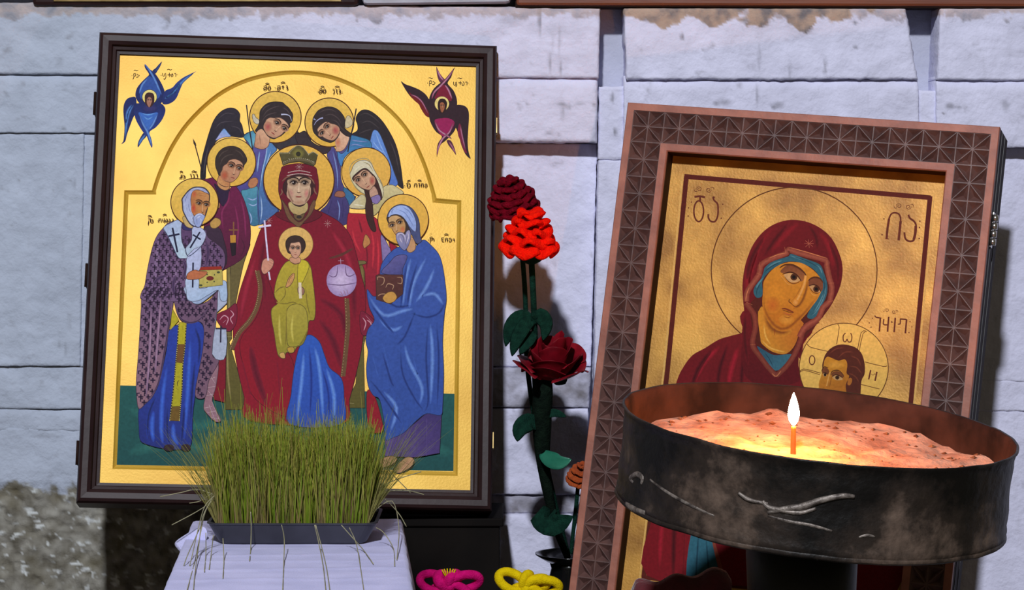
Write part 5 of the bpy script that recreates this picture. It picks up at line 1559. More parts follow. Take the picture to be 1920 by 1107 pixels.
p.poly([(1548, 738), (1600, 742), (1638, 790), (1656, 880), (1640, 980), (1590, 1060), (1500, 1056), (1452, 980), (1450, 880), (1486, 800)], (176, 112, 40), (140, 80, 28), ((1540, 780), (1560, 1040)))
p.strokes([[(1520, 800), (1500, 900), (1490, 1000)], [(1560, 800), (1570, 900), (1550, 1030)], [(1620, 820), (1625, 920), (1600, 1020)]], 12, (214, 158, 76), (166, 102, 36))
p.strokes([[(1540, 790), (1530, 900), (1515, 1020)], [(1595, 800), (1600, 900), (1580, 1030)]], 9, (92, 48, 20), (156, 92, 32))
p.poly([(1470, 930), (1500, 905), (1560, 900), (1600, 915), (1590, 945), (1530, 965), (1480, 960)], (198, 128, 40))
p.strokes([[(1520, 915), (1595, 922)], [(1520, 930), (1592, 936)], [(1515, 945), (1570, 952)]], 4, (116, 62, 24))
p.poly([(1548, 735), (1590, 735), (1592, 770), (1565, 782), (1545, 768)], (190, 120, 38))
p.frame(rD)
p.poly([(395, 700), (420, 640), (460, 590), (520, 550), (600, 530), (690, 540), (770, 570), (830, 630), (860, 710), (872, 800), (865, 880), (830, 960), (800, 1200), (640, 1200), (420, 1000), (380, 800)], (88, 38, 26))
p.strokes([[(460, 640), (540, 580), (640, 570)], [(560, 690), (640, 620), (740, 620)], [(700, 660), (790, 700), (830, 790)], [(690, 780), (780, 800), (840, 880)], [(680, 860), (760, 900), (810, 980)]], 22, (124, 60, 40), (88, 38, 26))
p.poly([(405, 715), (440, 672), (500, 692), (570, 718), (640, 702), (668, 760), (660, 860), (690, 900), (650, 1000), (640, 1150), (380, 1150), (340, 1000), (365, 900), (390, 800)], (204, 136, 40), (180, 108, 34), ((500, 740), (600, 1000)))
p.blob((530, 765), 110, 46, (220, 154, 60), (204, 136, 40))
p.poly([(375, 850), (400, 800), (440, 805), (460, 850), (430, 880)], (120, 66, 34))
p.poly([(480, 890), (500, 850), (560, 840), (610, 870), (630, 910), (560, 900)], (120, 66, 34))
p.poly([(500, 905), (545, 885), (600, 905), (615, 935), (560, 945), (515, 930)], (200, 150, 92))
p.blob((553, 912), 24, 24, (40, 22, 12), (80, 46, 24))
p.poly([(385, 870), (410, 860), (432, 880), (420, 900), (395, 895)], (196, 146, 90))
p.blob((412, 880), 15, 18, (40, 22, 12))
p.strokes([[(370, 840), (400, 790), (450, 800)], [(470, 880), (500, 838), (570, 832), (630, 890)], [(490, 905), (545, 878), (620, 920)], [(380, 866), (415, 856), (440, 876)]], 11, (70, 34, 18))
p.stroke([(470, 850), (450, 920), (430, 1010)], 20, (228, 164, 88), (200, 130, 40), 0)
p.stroke([(490, 880), (475, 960), (460, 1040)], 14, (120, 64, 28), (190, 118, 36))
p.poly([(680, 930), (710, 915), (725, 950), (700, 1000), (670, 990)], (176, 104, 40))
p.done('painted_child', "small boy's head with cross-marked halo")

# ------------------------------------------------------------------ furniture along the wall
def lowest(pts):
    return min(pts, key=lambda q: q.z)


lb1 = lowest([L1(x, y, -(H1_ + .03)) for x in (-.03, W1_ + .03) for y in (-.018, .038)])
lb2 = lowest([L2(x, y, -H2_) for x in (0, W2_) for y in (0, CASE)])
BZ = lb2.z + .0005
bench = thing('wall_bench', (0, 3.36, 0), None, 'long dark wooden bench along the wall carrying the icons', 'bench')
box('bench_top', (-.61, 3.415, BZ - .02), (1.18, .31, .04), M_bench, bench, bev=.003)
box('bench_top', (.59, 3.335, BZ - .02), (1.22, .47, .04), M_bench, bench, bev=.003)
for x, y in ((-1.15, 3.30), (-1.15, 3.52), (-.05, 3.30), (-.05, 3.52), (.03, 3.14), (.03, 3.52), (1.15, 3.14), (1.15, 3.52)):
    box('leg', (x, y, (BZ - .04) / 2), (.06, .06, BZ - .04), M_bench, bench, bev=.003)

zt = lb1.z + .0005
a = at(560, 1000, 3.45)
b = at(944, 1000, 3.45)
sup = thing('icon_stand', ((a.x + b.x) / 2, 3.47, BZ), None, 'black wooden box on the bench under the icon with many figures', 'stand')
box('box_body', ((a.x + b.x) / 2, 3.45, (BZ + zt - .012) / 2), (b.x - a.x - .01, .15, zt - .012 - BZ), M_darkwood, sup, bev=.002)
box('box_lid', ((a.x + b.x) / 2, 3.45, zt - .006), (b.x - a.x, .16, .012), M_darkwood, sup, bev=.002)
# ------------------------------------------------------------------ narrow table under a white cloth
TZ = 1.028
hw, TL_ = .1345, .60
tb = at(557, 978, 3.2)
TD = Vector((.070, -1, 0)).normalized()          # the table runs towards the nave, turned a little
TS = Vector((-TD.y, TD.x, 0))
TQ = Matrix(((TS.x, -TD.x, 0), (TS.y, -TD.y, 0), (0, 0, 1)))
tp = lambda a, b, z: Vector((tb.x, 3.2, 0)) + TS * a + TD * b + Vector((0, 0, z))
tc_ = tp(0, TL_ / 2, 0)
tab = thing('narrow_table', tc_, None, 'long narrow wooden table under the white cloth', 'table')
box('table_top', tp(0, TL_ / 2, TZ - .018), (2 * hw - .012, TL_ - .012, .024), M_bench, tab, rot=TQ, bev=.003)
for sx in (-1, 1):
    for b_ in (.05, TL_ - .05):
        box('leg', tp(sx * .095, b_, (TZ - .03) / 2), (.036, .036, TZ - .03), M_bench, tab, rot=TQ, bev=.003)
V, Fc = [], []
skx = [.004, .010, .018, .03, .045, .06, .08, .10, .125, .15, .18, .21]
ca = [-hw - e for e in skx[::-1]] + [-hw + 2 * hw * i / 30 for i in range(31)] + [hw + e for e in skx]
cbb = [-e for e in skx[::-1]] + [TL_ * i / 110 for i in range(111)] + [TL_ + e for e in skx]
for b_ in cbb:
    for a_ in ca:
        ex = max(0.0, abs(a_) - hw)
        ey = max(0.0, -b_, b_ - TL_)
        d = math.hypot(ex, ey)
        r0 = .006

        def roll(e):
            return (r0 * math.sin(min(e / r0, 1.57)) + max(0, e - r0 * 1.57) * .10) if e > 0 else 0.0
        x = max(-hw, min(hw, a_)) + (1 if a_ > 0 else -1) * roll(ex)
        y = max(0, min(TL_, b_)) + (1 if b_ > TL_ else -1) * roll(ey)
        drop = 0.0 if d <= 0 else (r0 * (1 - math.cos(min(d / r0, 1.57))) + max(0, d - r0 * 1.57))
        f = min(1.0, drop / .12)
        if ex > 0:
            x += (1 if a_ > 0 else -1) * f * (.007 * math.sin(b_ * 60 + 1) + .004 * math.sin(b_ * 131))
        if ey > 0:
            y += (1 if b_ > TL_ else -1) * f * .007 * math.sin(a_ * 70)
        z = TZ + .0016 - drop
        if d == 0:
            z += .0005 * noise.noise(Vector((a_ * 30, b_ * 40, 5)))
            for (cy_, am, wd) in ((.235, .0009, .004), (.298, .0014, .005), (.345, .0011, .006), (.40, .0012, .006), (.47, .0010, .006)):
                z += am * math.exp(-((b_ - cy_ + .012 * noise.noise(Vector((a_ * 9, cy_ * 50, 1)))) / wd) ** 2)
        V.append(tp(x, y, z))
na = len(ca)
for j_ in range(len(cbb) - 1):
    for i_ in range(na - 1):
        q = j_ * na + i_
        Fc.append([q, q + 1, q + na + 1, q + na])
cloth = mk('table_cloth', V, Fc, M_cloth, None, smooth=True, origin=tuple(tp(0, TL_ / 2, TZ - .21)))
tag(cloth, 'white linen cloth draped over the narrow table under the grass tray', 'tablecloth')
sm = cloth.modifiers.new('thick', 'SOLIDIFY')
sm.thickness = .001
sm.offset = 0
# turned-up corner of the cloth on its left side
fp = [[(384, 985), (366, 992), (346, 1004), (324, 1018)], [(390, 1000), (372, 1008), (350, 1016), (330, 1027)], [(386, 1016), (374, 1024), (358, 1032), (342, 1040)], [(380, 1034), (374, 1040), (364, 1046), (352, 1052)]]
V, Fc = [], []
for j, row in enumerate(fp):
    for i, (u, v) in enumerate(row):
        q = at(u, v, 3.03 + .004 * i - .006 * math.sin(j * 1.0))
        V.append(q)
for j in range(3):
    for i in range(3):
        a = j * 4 + i
        Fc.append([a, a + 1, a + 5, a + 4])
fl = mk('cloth_corner', V, Fc, M_cloth, cloth, smooth=True)
for mod in (fl.modifiers.new('sub', 'SUBSURF'), ):
    mod.levels = mod.render_levels = 2
sm = fl.modifiers.new('thick', 'SOLIDIFY')
sm.thickness = .001

# ------------------------------------------------------------------ tray of sprouted grass
ZT0 = TZ + .0034
gx0, gx1 = at(385, 993, 2.975).x, at(707, 993, 2.975).x
gcx = (gx0 + gx1) / 2
gy0, gy1 = 2.975, 3.118
gcy = (gy0 + gy1) / 2
RZ = ZT0 + .027
plant = thing('grass_planter', (gcx, gcy, ZT0), None, 'low black plastic tray of sprouted green grass on the white cloth', 'planter')


def rr(hx, hy, r, n=6):
    out = []
    for (sx, sy, a0) in ((1, -1, -90), (1, 1, 0), (-1, 1, 90), (-1, -1, 180)):
        for i in range(n + 1):
            t = math.radians(a0 + 90 * i / n)
            out.append((sx * (hx - r) + r * math.cos(t), sy * (hy - r) + r * math.sin(t)))
    return out


hx, hy = (gx1 - gx0) / 2, (gy1 - gy0) / 2
sec = [(hx - .017, hy - .012, .012, 0), (hx - .014, hy - .010, .014, .002), (hx - .003, hy - .003, .016, .022), (hx - .002, hy - .002, .016, .0245), (hx, hy, .017, .0255), (hx, hy, .017, .027), (hx - .004, hy - .004, .016, .027), (hx - .006, hy - .006, .014, .022), (hx - .016, hy - .012, .012, .004)]
V, Fc = [], []
for (sx, sy, r, z) in sec:
    for (x, y) in rr(sx, sy, r):
        V.append((gcx + x, gcy + y, ZT0 + z))
m = len(rr(.1, .1, .01))
for i in range(len(sec) - 1):
    for j in range(m):
        Fc.append([i * m + j, i * m + (j + 1) % m, (i + 1) * m + (j + 1) % m, (i + 1) * m + j])
Fc.append(list(range(m))[::-1])
Fc.append([(len(sec) - 1) * m + j for j in range(m)])
fixn(mk('tray', V, Fc, M_plastic, plant, smooth=False))
V, Fc = [], []
gnx, gny = 44, 28
for j in range(gny + 1):
    for i in range(gnx + 1):
        x = (i / gnx * 2 - 1) * (hx - .008)
        y = (j / gny * 2 - 1) * (hy - .008)
        V.append((gcx + x, gcy + y, ZT0 + .021 + .004 * noise.noise(Vector((x * 120, y * 120, 0))) + .002 * rng.random()))
for j in range(gny):
    for i in range(gnx):
        a = j * (gnx + 1) + i
        Fc.append([a, a + 1, a + gnx + 2, a + gnx + 1])
mk('soil', V, Fc, M_soil, plant)
V, Fc, C = [], [], []


def blade(p0, h, lean, bend, w, c0, c1, n=4):
    th = rng.uniform(0, math.pi)
    wx, wy = math.cos(th) * w / 2, math.sin(th) * w / 2
    i0 = len(V)
    for k in range(n + 1):
        t = k / n
        x = p0[0] + lean[0] * h * t + bend[0] * h * t * t
        y = p0[1] + lean[1] * h * t + bend[1] * h * t * t
        z = p0[2] + h * t * (1 - .22 * (bend[0] ** 2 + bend[1] ** 2) * t)
        f = 1 - .8 * t
        V.append((x - wx * f, y - wy * f, z))
        V.append((x + wx * f, y + wy * f, z))
        c = mix(c0, c1, t)
        C.append(c)
        C.append(c)
        if k:
            a = i0 + 2 * (k - 1)
            Fc.append([a, a + 1, a + 3, a + 2])


GR = [lin((118, 140, 22)), lin((138, 148, 36)), lin((100, 126, 24)), lin((156, 150, 56)), lin((128, 116, 50))]
BASEC = [lin((122, 108, 60)), lin((104, 112, 36)), lin((112, 92, 66)), lin((100, 126, 22))]
for i in range(7000):
    x = rng.uniform(-1, 1)
    y = rng.uniform(-1, 1)
    px, py = gcx + x * (hx - .012), gcy + .006 + y * (hy - .017)
    env = .118 + .018 * noise.noise(Vector((x * 3.0, y * 2, 1.5))) - .016 * max(0, 1 - abs(x - .15) * 3.2) - .02 * max(0, abs(x) - .8) / .2
    h = env * rng.uniform(.60, 1.14)
    if rng.random() < .05:
        h *= 1.25
    out = .10 * x * abs(x)
    blade((px, py, ZT0 + .019), h, (out + rng.gauss(0, .06), .06 * y + rng.gauss(0, .05)), (rng.gauss(0, .07), rng.gauss(0, .06)), rng.uniform(.0012, .0022),
          rng.choice(BASEC), mix(rng.choice(GR), lin((150, 140, 70)), rng.random() * .3))
for i in range(260):
    sx = rng.choice((-1, 1))
    y = rng.uniform(-1, 1)
    blade((gcx + sx * (hx - .014), gcy + y * (hy - .012), ZT0 + .02), rng.uniform(.06, .13), (sx * rng.uniform(.1, .5), rng.gauss(0, .15)), (sx * rng.uniform(0, .4), rng.gauss(0, .1)), .0011, lin((120, 112, 64)), lin((116, 118, 50)))
g = mk('grass', V, Fc, M_grass, plant, colors=C)
g['kind'] = 'stuff'
# dry stems that hang over the rim and down the cloth
M_dry = noisy('dry_stem', (130, 126, 92), (156, 150, 116), 60.0, 0.7)


def strand(pts, Y, r=.0006, name='dry_stem'):
    q = []
    for i, e in enumerate(pts):
        u, v = e[0], e[1]
        w_ = at(u, v, e[2] if len(e) > 2 else Y)
        if w_.z < TZ + .004 and 340 < u < 770:
            w_ = hit(u, v, Vector((0, 0, TZ + .004)), Vector((0, 0, 1)))
        q.append(w_)
    tube(name, q, r, M_dry, plant, 5, 4)


strand([(470, 960), (471, 990), (470, 1030), (468, 1052)], 2.955)
strand([(528, 985), (533, 1012), (532, 1060), (530, 1107)], 2.90)
strand([(590, 985), (600, 1030), (607, 1070), (612, 1120)], 2.90)
strand([(592, 985), (604, 1030), (613, 1070), (620, 1120)], 2.90)
strand([(655, 990), (668, 1020), (676, 1065), (684, 1120)], 2.90)
strand([(640, 985), (662, 1010), (680, 1030), (700, 1058)], 2.93)
strand([(398, 935), (385, 960), (376, 1000), (366, 1050), (350, 1110)], 2.90)
strand([(396, 940), (380, 970), (373, 1020), (365, 1080), (362, 1120)], 2.895)
strand([(402, 930), (384, 950), (372, 990), (356, 1060), (338, 1120)], 2.905)
strand([(386, 1000), (386, 1040), (383, 1072)], 2.895)
strand([(418, 1010), (420, 1050), (418, 1085)], 2.895)
strand([(400, 1004), (396, 1040), (392, 1068)], 2.895)
strand([(400, 928), (370, 918), (340, 924), (300, 932)], 3.0)
strand([(398, 925), (375, 940), (355, 944)], 3.0)
strand([(385, 950), (360, 965), (322, 985)], 3.0)
strand([(690, 940), (712, 930), (745, 960), (762, 988)], 3.05)
strand([(690, 950), (720, 925), (760, 920), (795, 928)], 3.05)
strand([(700, 960), (735, 940), (748, 990), (744, 1050)], 3.0)
strand([(700, 930), (730, 905), (790, 885)], 3.05)
strand([(690, 925), (720, 880), (740, 895), (770, 925)], 3.08)
strand([(380, 980), (366, 1010), (345, 1060), (335, 1110)], 2.90)
strand([(705, 990), (720, 1000), (738, 1030), (740, 1062)], 2.97)

# ------------------------------------------------------------------ candle stand
def rust():
    m, nt, b = nodemat('sooty_tin')
    tc = N(nt, 'ShaderNodeTexCoord')
    n1_ = N(nt, 'ShaderNodeTexNoise')
    n1_.inputs['Scale'].default_value = 9.0
    n1_.inputs['Detail'].default_value = 7.0
    n1_.inputs['Roughness'].default_value = .65
    nt.links.new(tc.outputs['Object'], n1_.inputs['Vector'])
    r = N(nt, 'ShaderNodeValToRGB')
    e = r.color_ramp.elements
    e[0].position, e[0].color = .42, lin((14, 12, 11)) + (1,)
    e[1].position, e[1].color = .72, lin((112, 94, 82)) + (1,)
    k = e.new(.56)
    k.color = lin((46, 38, 33)) + (1,)
    nt.links.new(n1_.outputs['Fac'], r.inputs['Fac'])
    n2_ = N(nt, 'ShaderNodeTexNoise')
    n2_.inputs['Scale'].default_value = 46.0
    n2_.inputs['Detail'].default_value = 6.0
    nt.links.new(tc.outputs['Object'], n2_.inputs['Vector'])
    bp = N(nt, 'ShaderNodeBump')
    bp.inputs['Strength'].default_value = .5
    bp.inputs['Distance'].default_value = .006
    nt.links.new(n2_.outputs['Fac'], bp.inputs['Height'])
    nt.links.new(bp.outputs['Normal'], b.inputs['Normal'])
    nt.links.new(r.outputs['Color'], b.inputs['Base Color'])
    b.inputs['Roughness'].default_value = .48
    b.inputs['Specular IOR Level'].default_value = .3
    b.inputs['Metallic'].default_value = .1
    return m


M_rust = rust()
M_inner = noisy('rusty_inner_tin', (30, 18, 17), (58, 36, 32), 22.0, 0.75, 0.0, 0.4, 60.0, detail=6.0, spec=0.08)
M_seam = noisy('solder_drips', (58, 50, 46), (136, 126, 118), 90.0, 0.5, 0.3, 0.6, 120.0)
TC = at(1536, 793, 2.75)
TR0 = .2265
TH = .105
TROT = Matrix.Rotation(math.radians(5.4), 3, 'Y') @ Matrix.Rotation(math.radians(5.3), 3, 'X')
tn = TROT @ Vector((0, 0, 1))
stand = thing('candle_stand', (TC.x, TC.y, 0), None, 'round sooty metal candle stand tray filled with sand', 'candle stand')


def dent(pp, th, i):
    k = 1 + .006 * noise.noise(Vector((math.cos(th) * 2, math.sin(th) * 2, pp.z * 9))) + .004 * noise.noise(Vector((math.cos(th) * 7, math.sin(th) * 7, pp.z * 40)))
    z = pp.z + .0015 * noise.noise(Vector((math.cos(th) * 5, math.sin(th) * 5, 3)))
    return Vector((pp.x * k, pp.y * k, z))


prof = [(.02, -TH + .001), (TR0 * .975, -TH), (TR0 * .99, -TH + .003), (TR0 * .992, -TH + .010)]
prof += [(TR0 * (.985 + .004 * math.sin(i)), -TH + .016 + i * .0085) for i in range(10)]
prof += [(TR0 - .001, -.004), (TR0 + .0012, -.001), (TR0 + .0006, .0008), (TR0 - .002, .0004)]
lathe('tray', prof, TC, M_rust, stand, 128, TROT, True, dent, (True, False))
lathe('tray_lining', [(TR0 - .0015, .0005), (TR0 - .0045, -.002), (TR0 - .006, -.03), (TR0 - .007, -.07), (TR0 - .02, -.098), (.01, -.099)], TC, M_inner, stand, 128, TROT, True, dent, (False, True))
CB = TC - tn * TH
lathe('post', [(.11, .0), (.112, .02), (.068, .03), (.064, .08), (.060, .4), (.066, .8), (.062, 1.0), (.066, CB.z - .004)], (at(1503, 1080, 2.75).x, TC.y, 0), M_black, stand, 40)
# seams, dents and drips on the outer face
fr = lambda th, z, o=0.0: TC + TROT @ Vector(((TR0 * .99 + o) * math.cos(th), (TR0 * .99 + o) * math.sin(th), z))


def onside(u, v, o=-.0020):
    """point of the tray's side seen at this pixel"""
    lo, hi = 1.8, 2.75
    r = ray(u, v)
    for _ in range(60):
        m_ = (lo + hi) / 2
        q = TROT.transposed() @ (EYE + r * (m_ / r.y) - TC)
        if math.hypot(q.x, q.y) < TR0 * .992 + o:
            hi = m_
        else:
            lo = m_
    return EYE + r * (hi / r.y)


for pts, ra in (([(1440, 962), (1470, 955), (1505, 950), (1540, 938), (1580, 930), (1602, 932)], .0026), ([(1430, 940), (1442, 952), (1470, 958), (1500, 962), (1530, 954)], .002), ([(1440, 968), (1480, 978), (1520, 985), (1560, 996)], .0016),
                ([(1385, 925), (1405, 938), (1440, 945)], .0016), ([(1190, 905), (1184, 898), (1196, 890), (1206, 897), (1204, 908)], .0026), ([(1176, 945), (1190, 955), (1212, 962)], .0030), ([(1220, 900), (1250, 922), (1290, 945), (1340, 968)], .0016),
                ([(1610, 1008), (1625, 1004), (1640, 1006)], .0014)):
    q = [onside(u, v) for u, v in pts]
    n_ = len(q)
    tube('solder_drip', q, [1.5 * ra * (.45 + .55 * math.sin(math.pi * (i + .5) / n_)) for i in range(n_)], M_seam, stand, 8, 5)

lathe('bottom_bead', [(TR0 * .970, -TH + .0005), (TR0 * .985, -TH - .0022), (TR0 * .997, -TH + .0005), (TR0 * .990, -TH + .004)], TC, M_rust, stand, 128, TROT, True, dent, (False, False))
# sand
SD = .042
SC0 = TC - tn * SD
V, Fc = [], []
rs = [0, .02, .04, .055, .07, .085, .1, .115, .13, .145, .16, .172, .184, .194, .203, .211, .217, TR0 - .0068]
ns = 120
for ri, r0 in enumerate(rs):
    for j in range(ns):
        th = 2 * math.pi * j / ns
        x, y = r0 * math.cos(th), r0 * math.sin(th)
        z = .006 * noise.noise(Vector((x * 14, y * 14, 3))) + .004 * noise.noise(Vector((x * 40, y * 40, 8))) + .0025 * noise.noise(Vector((x * 110, y * 110, 1)))
        z += .012 * max(0, (r0 - .17) / .05) * (0.6 + noise.noise(Vector((math.cos(th) * 4, math.sin(th) * 4, 6))))
        V.append(SC0 + TROT @ Vector((x, y, z)))
for i in range(len(rs) - 1):
    for j in range(ns):
        Fc.append([i * ns + j, i * ns + (j + 1) % ns, (i + 1) * ns + (j + 1) % ns, (i + 1) * ns + j])
sand = fixn(mk('sand', V, Fc, M_sand, None, smooth=True, origin=tuple(SC0)))
tag(sand, 'pinkish sand and ash filling the round candle tray', 'sand', kind='stuff')
V, Fc = [], []
for i in range(300):
    th = rng.uniform(0, 2 * math.pi)
    r0 = (TR0 - .012) * math.sqrt(rng.uniform(.02, 1))
    if rng.random() < .55:
        r0 = rng.uniform(.165, TR0 - .012)
    x, y = r0 * math.cos(th), r0 * math.sin(th)
    s = rng.uniform(.0008, .0026) * (1.7 if r0 > .17 else 1)
    z = .006 * noise.noise(Vector((x * 14, y * 14, 3))) + .004 * noise.noise(Vector((x * 40, y * 40, 8))) + .012 * max(0, (r0 - .17) / .05) * (0.6 + noise.noise(Vector((math.cos(th) * 4, math.sin(th) * 4, 6))))
    i0 = len(V)
    for (dx, dy, dz) in ((1, 0, 0), (0, 1, 0), (-1, 0, 0), (0, -1, 0), (0, 0, 1), (0, 0, -1)):
        V.append(SC0 + TROT @ Vector((x + dx * s * rng.uniform(.7, 1.5), y + dy * s * rng.uniform(.7, 1.5), z + dz * s * .6)))
    for (a, b) in ((0, 1), (1, 2), (2, 3), (3, 0)):
        Fc.append([i0 + a, i0 + b, i0 + 4])
        Fc.append([i0 + b, i0 + a, i0 + 5])
cr_ = mk('wax_crumbs', V, Fc, M_clod, None, origin=tuple(SC0))
tag(cr_, 'brown crumbs of burnt wax strewn over the sand in the tray', 'crumbs', kind='stuff')

# burning candle
cb = hit(1487, 851, SC0, tn)
ct = at(1488, 800, cb.y)
clen = (ct - cb).length
candle = thing('candle', cb - Vector((0, 0, .006)), None, 'thin burning beeswax candle stuck in the sand of the tray', 'candle')
tube('wax_stick', [cb - Vector((0, 0, .012)), cb + (ct - cb) * .5, ct], [.0034, .0031, .0027], M_wax, candle, 14, 4)
wk = ct + Vector((0, 0, .004))
tube('wick', [ct - Vector((0, 0, .001)), ct + Vector((.0004, 0, .002)), wk], .0005, M_black, candle, 6, 3)
mf, nt, b = nodemat('flame')
em = N(nt, 'ShaderNodeEmission')
em.inputs['Color'].default_value = (1.0, 0.36, 0.07, 1)
em.inputs['Strength'].default_value = 760.0
nt.links.new(em.outputs['Emission'], nt.nodes['Material Output'].inputs['Surface'])
ft = at(1490, 738, cb.y)
fh = ft.z - ct.z
lathe('flame', [(.0004, .0), (.0026, .04 * fh), (.0052, .15 * fh), (.0066, .3 * fh), (.0066, .42 * fh), (.0054, .6 * fh), (.0034, .78 * fh), (.0015, .92 * fh), (.0002, fh)], ct + Vector((0, 0, .001)), mf, candle, 20)

# ------------------------------------------------------------------ flowers between the icons
vx = at(1068, 1040, 3.48)
vrz = vx.z
vase = thing('vase', (vx.x, 3.48, BZ), None, 'black vase with wide flat lip holding the fabric roses', 'vase')
hgt = vrz - BZ
lathe('vase_body', [(.03, .0), (.038, .01), (.042, hgt * .35), (.034, hgt * .65), (.027, hgt * .86), (.030, hgt * .93)], (vx.x, 3.48, BZ), M_vase, vase, 36)
lathe('lip', [(.024, hgt * .90), (.034, hgt * .93), (.050, hgt * 1.0), (.0505, hgt * 1.012), (.048, hgt * 1.01), (.030, hgt * .95), (.022, hgt * .93)], (vx.x, 3.48, BZ), M_vase, vase, 40)


def petal(name, fn, mat, parent, nu=9, nv=6, thick=.002, sub=1):
    V, Fc = [], []
    for j in range(nv):
        for i in range(nu):
            V.append(fn(i / (nu - 1) * 2 - 1, j / (nv - 1)))
    for j in range(nv - 1):
        for i in range(nu - 1):
            a = j * nu + i
            Fc.append([a, a + 1, a + nu + 1, a + nu])
    o = mk(name, V, Fc, mat, parent, smooth=True)
    s = o.modifiers.new('thick', 'SOLIDIFY')
    s.thickness = thick
    s.offset = 0
    if sub:
        m_ = o.modifiers.new('sub', 'SUBSURF')
        m_.levels = m_.render_levels = sub
    return o


def axis_rot(ax):
    return Vector((0, 0, 1)).rotation_difference(Vector(ax)).to_matrix()


def yarn_rose(root, c, R, H, ax, mat, tiers, seed, prof, lobes, droop=.5, wave=.12):
    """tiers of ruffled crochet petals; prof gives the radius of a tier"""
    Q = axis_rot(ax)
    for t in range(tiers):
        f = t / (tiers - 1)
        r = R * prof(f)
        z = H * f
        n = max(3, int(round(lobes * (1 - .45 * f))))
        for k in range(n):
            a0 = 2 * math.pi * (k + .5 * (t % 2) + .13 * seed + .07 * t) / n
            span = math.pi / n * 1.3

            def fn(u, v, a0=a0, span=span, r=r, z=z, k=k, t=t, f=f):
                ang = a0 + u * span * (.7 + .3 * v)
                rad = r * (.25 + .75 * math.sin(v * 1.57)) * (1 - .16 * u ** 4)
                zz = z + H * .10 * math.sin(v * 2.6) - droop * H * .30 * v ** 2.5 * (1 - .8 * f) - H * .05 * u * u * v
                w = wave * R * v * (.6 * math.sin(u * 4 + k * 2.1 + seed) + .8 * noise.noise(Vector((u * 2.2 + k * 3, v * 2, t * 1.7 + seed))))
                return Vector(c) + Q @ Vector(((rad + w * .5) * math.cos(ang), (rad + w * .5) * math.sin(ang), zz + w))
            petal('petal', fn, mat, root, 9, 6, R * .15)


def flower(name, label, base_px, Y, group=None, cat='flower'):
    return thing(name, at(base_px[0], base_px[1], Y), None, label, cat, group)


def px3(L):
    return [at(u, v, Y) for u, v, Y in L]


def leaf(name, pts, width, mat, parent, thick=.002, curl=.2, nrm=(0, -1, .3)):
    """leaf blade along a midrib"""
    q = [Vector(x) for x in catmull([tuple(x) for x in pts], 4, False)]
    n = len(q)
    V, Fc = [], []
    for i, c in enumerate(q):
        t = (q[min(i + 1, n - 1)] - q[max(i - 1, 0)]).normalized()
        s = t.cross(Vector(nrm)).normalized()
        up_ = s.cross(t)
        f = i / (n - 1)
        h = width / 2 * math.sin(math.pi * min(1, .08 + f * .95)) ** .75
        for e in (-1, -.5, 0, .5, 1):
            V.append(c + s * (h * e) + up_ * (curl * h * e * e))
    for i in range(n - 1):
        for j in range(4):
            a = i * 5 + j
            Fc.append([a, a + 1, a + 6, a + 5])
    o = mk(name, V, Fc, mat, parent, smooth=True)
    s = o.modifiers.new('thick', 'SOLIDIFY')
    s.thickness = thick
    s.offset = 0
    return o


YF = 3.40
rose1 = flower('yarn_rose', 'dark maroon crocheted rose, topmost in the vase', (1050, 1010), YF)
yarn_rose(rose1, at(964, 392, 3.385), .036, .040, (-.22, -.32, 1), M_maroon, 6, 1.0, lambda f: math.cos(f * 1.25) ** .8, 9, .5, .14)
tube('stem', px3([(966, 395, 3.39), (978, 470, 3.40), (985, 560, 3.41), (990, 700, 3.42), (1020, 880, 3.425), (1060, 1040, 3.48)]), .0035, M_stem, rose1, 8, 5)
rose2 = flower('yarn_rose', 'bright red crocheted rose under the maroon one', (1055, 1010), YF)
yarn_rose(rose2, at(992, 462, 3.345), .041, .044, (.05, -.16, 1), M_red, 5, 2.3, lambda f: 1 - .52 * f ** 1.2, 6, .7, .22)
lathe('calyx', [(.003, -.020), (.012, -.016), (.022, -.008), (.026, 0), (.02, .006), (.004, .008)], at(996, 470, 3.35), M_stem, rose2, 20)
tube('stem', px3([(996, 478, 3.35), (1000, 560, 3.36), (1003, 640, 3.38), (1006, 760, 3.40), (1030, 900, 3.42), (1064, 1040, 3.48)]), .0045, M_stem, rose2, 8, 5)
leaf('leaf', px3([(1000, 610, 3.375), (980, 596, 3.37), (958, 615, 3.36), (948, 650, 3.355)]), .024, M_stem, rose2, .004)
leaf('leaf', px3([(1002, 600, 3.375), (985, 610, 3.36), (968, 640, 3.35), (960, 668, 3.345)]), .020, M_stem, rose2, .004)
leaf('leaf', px3([(1002, 606, 3.37), (1012, 592, 3.36), (1024, 610, 3.355), (1018, 640, 3.35)]), .022, M_stem, rose2, .004)
leaf('leaf', px3([(1002, 625, 3.37), (990, 640, 3.36), (975, 665, 3.35)]), .018, M_stem, rose2, .004)

rose3 = flower('satin_rose', 'dark crimson satin rose with open petals between the two icons', (1060, 1010), YF)
RC3 = at(1034, 688, 3.36)
Q3 = axis_rot((.03, -.26, 1))


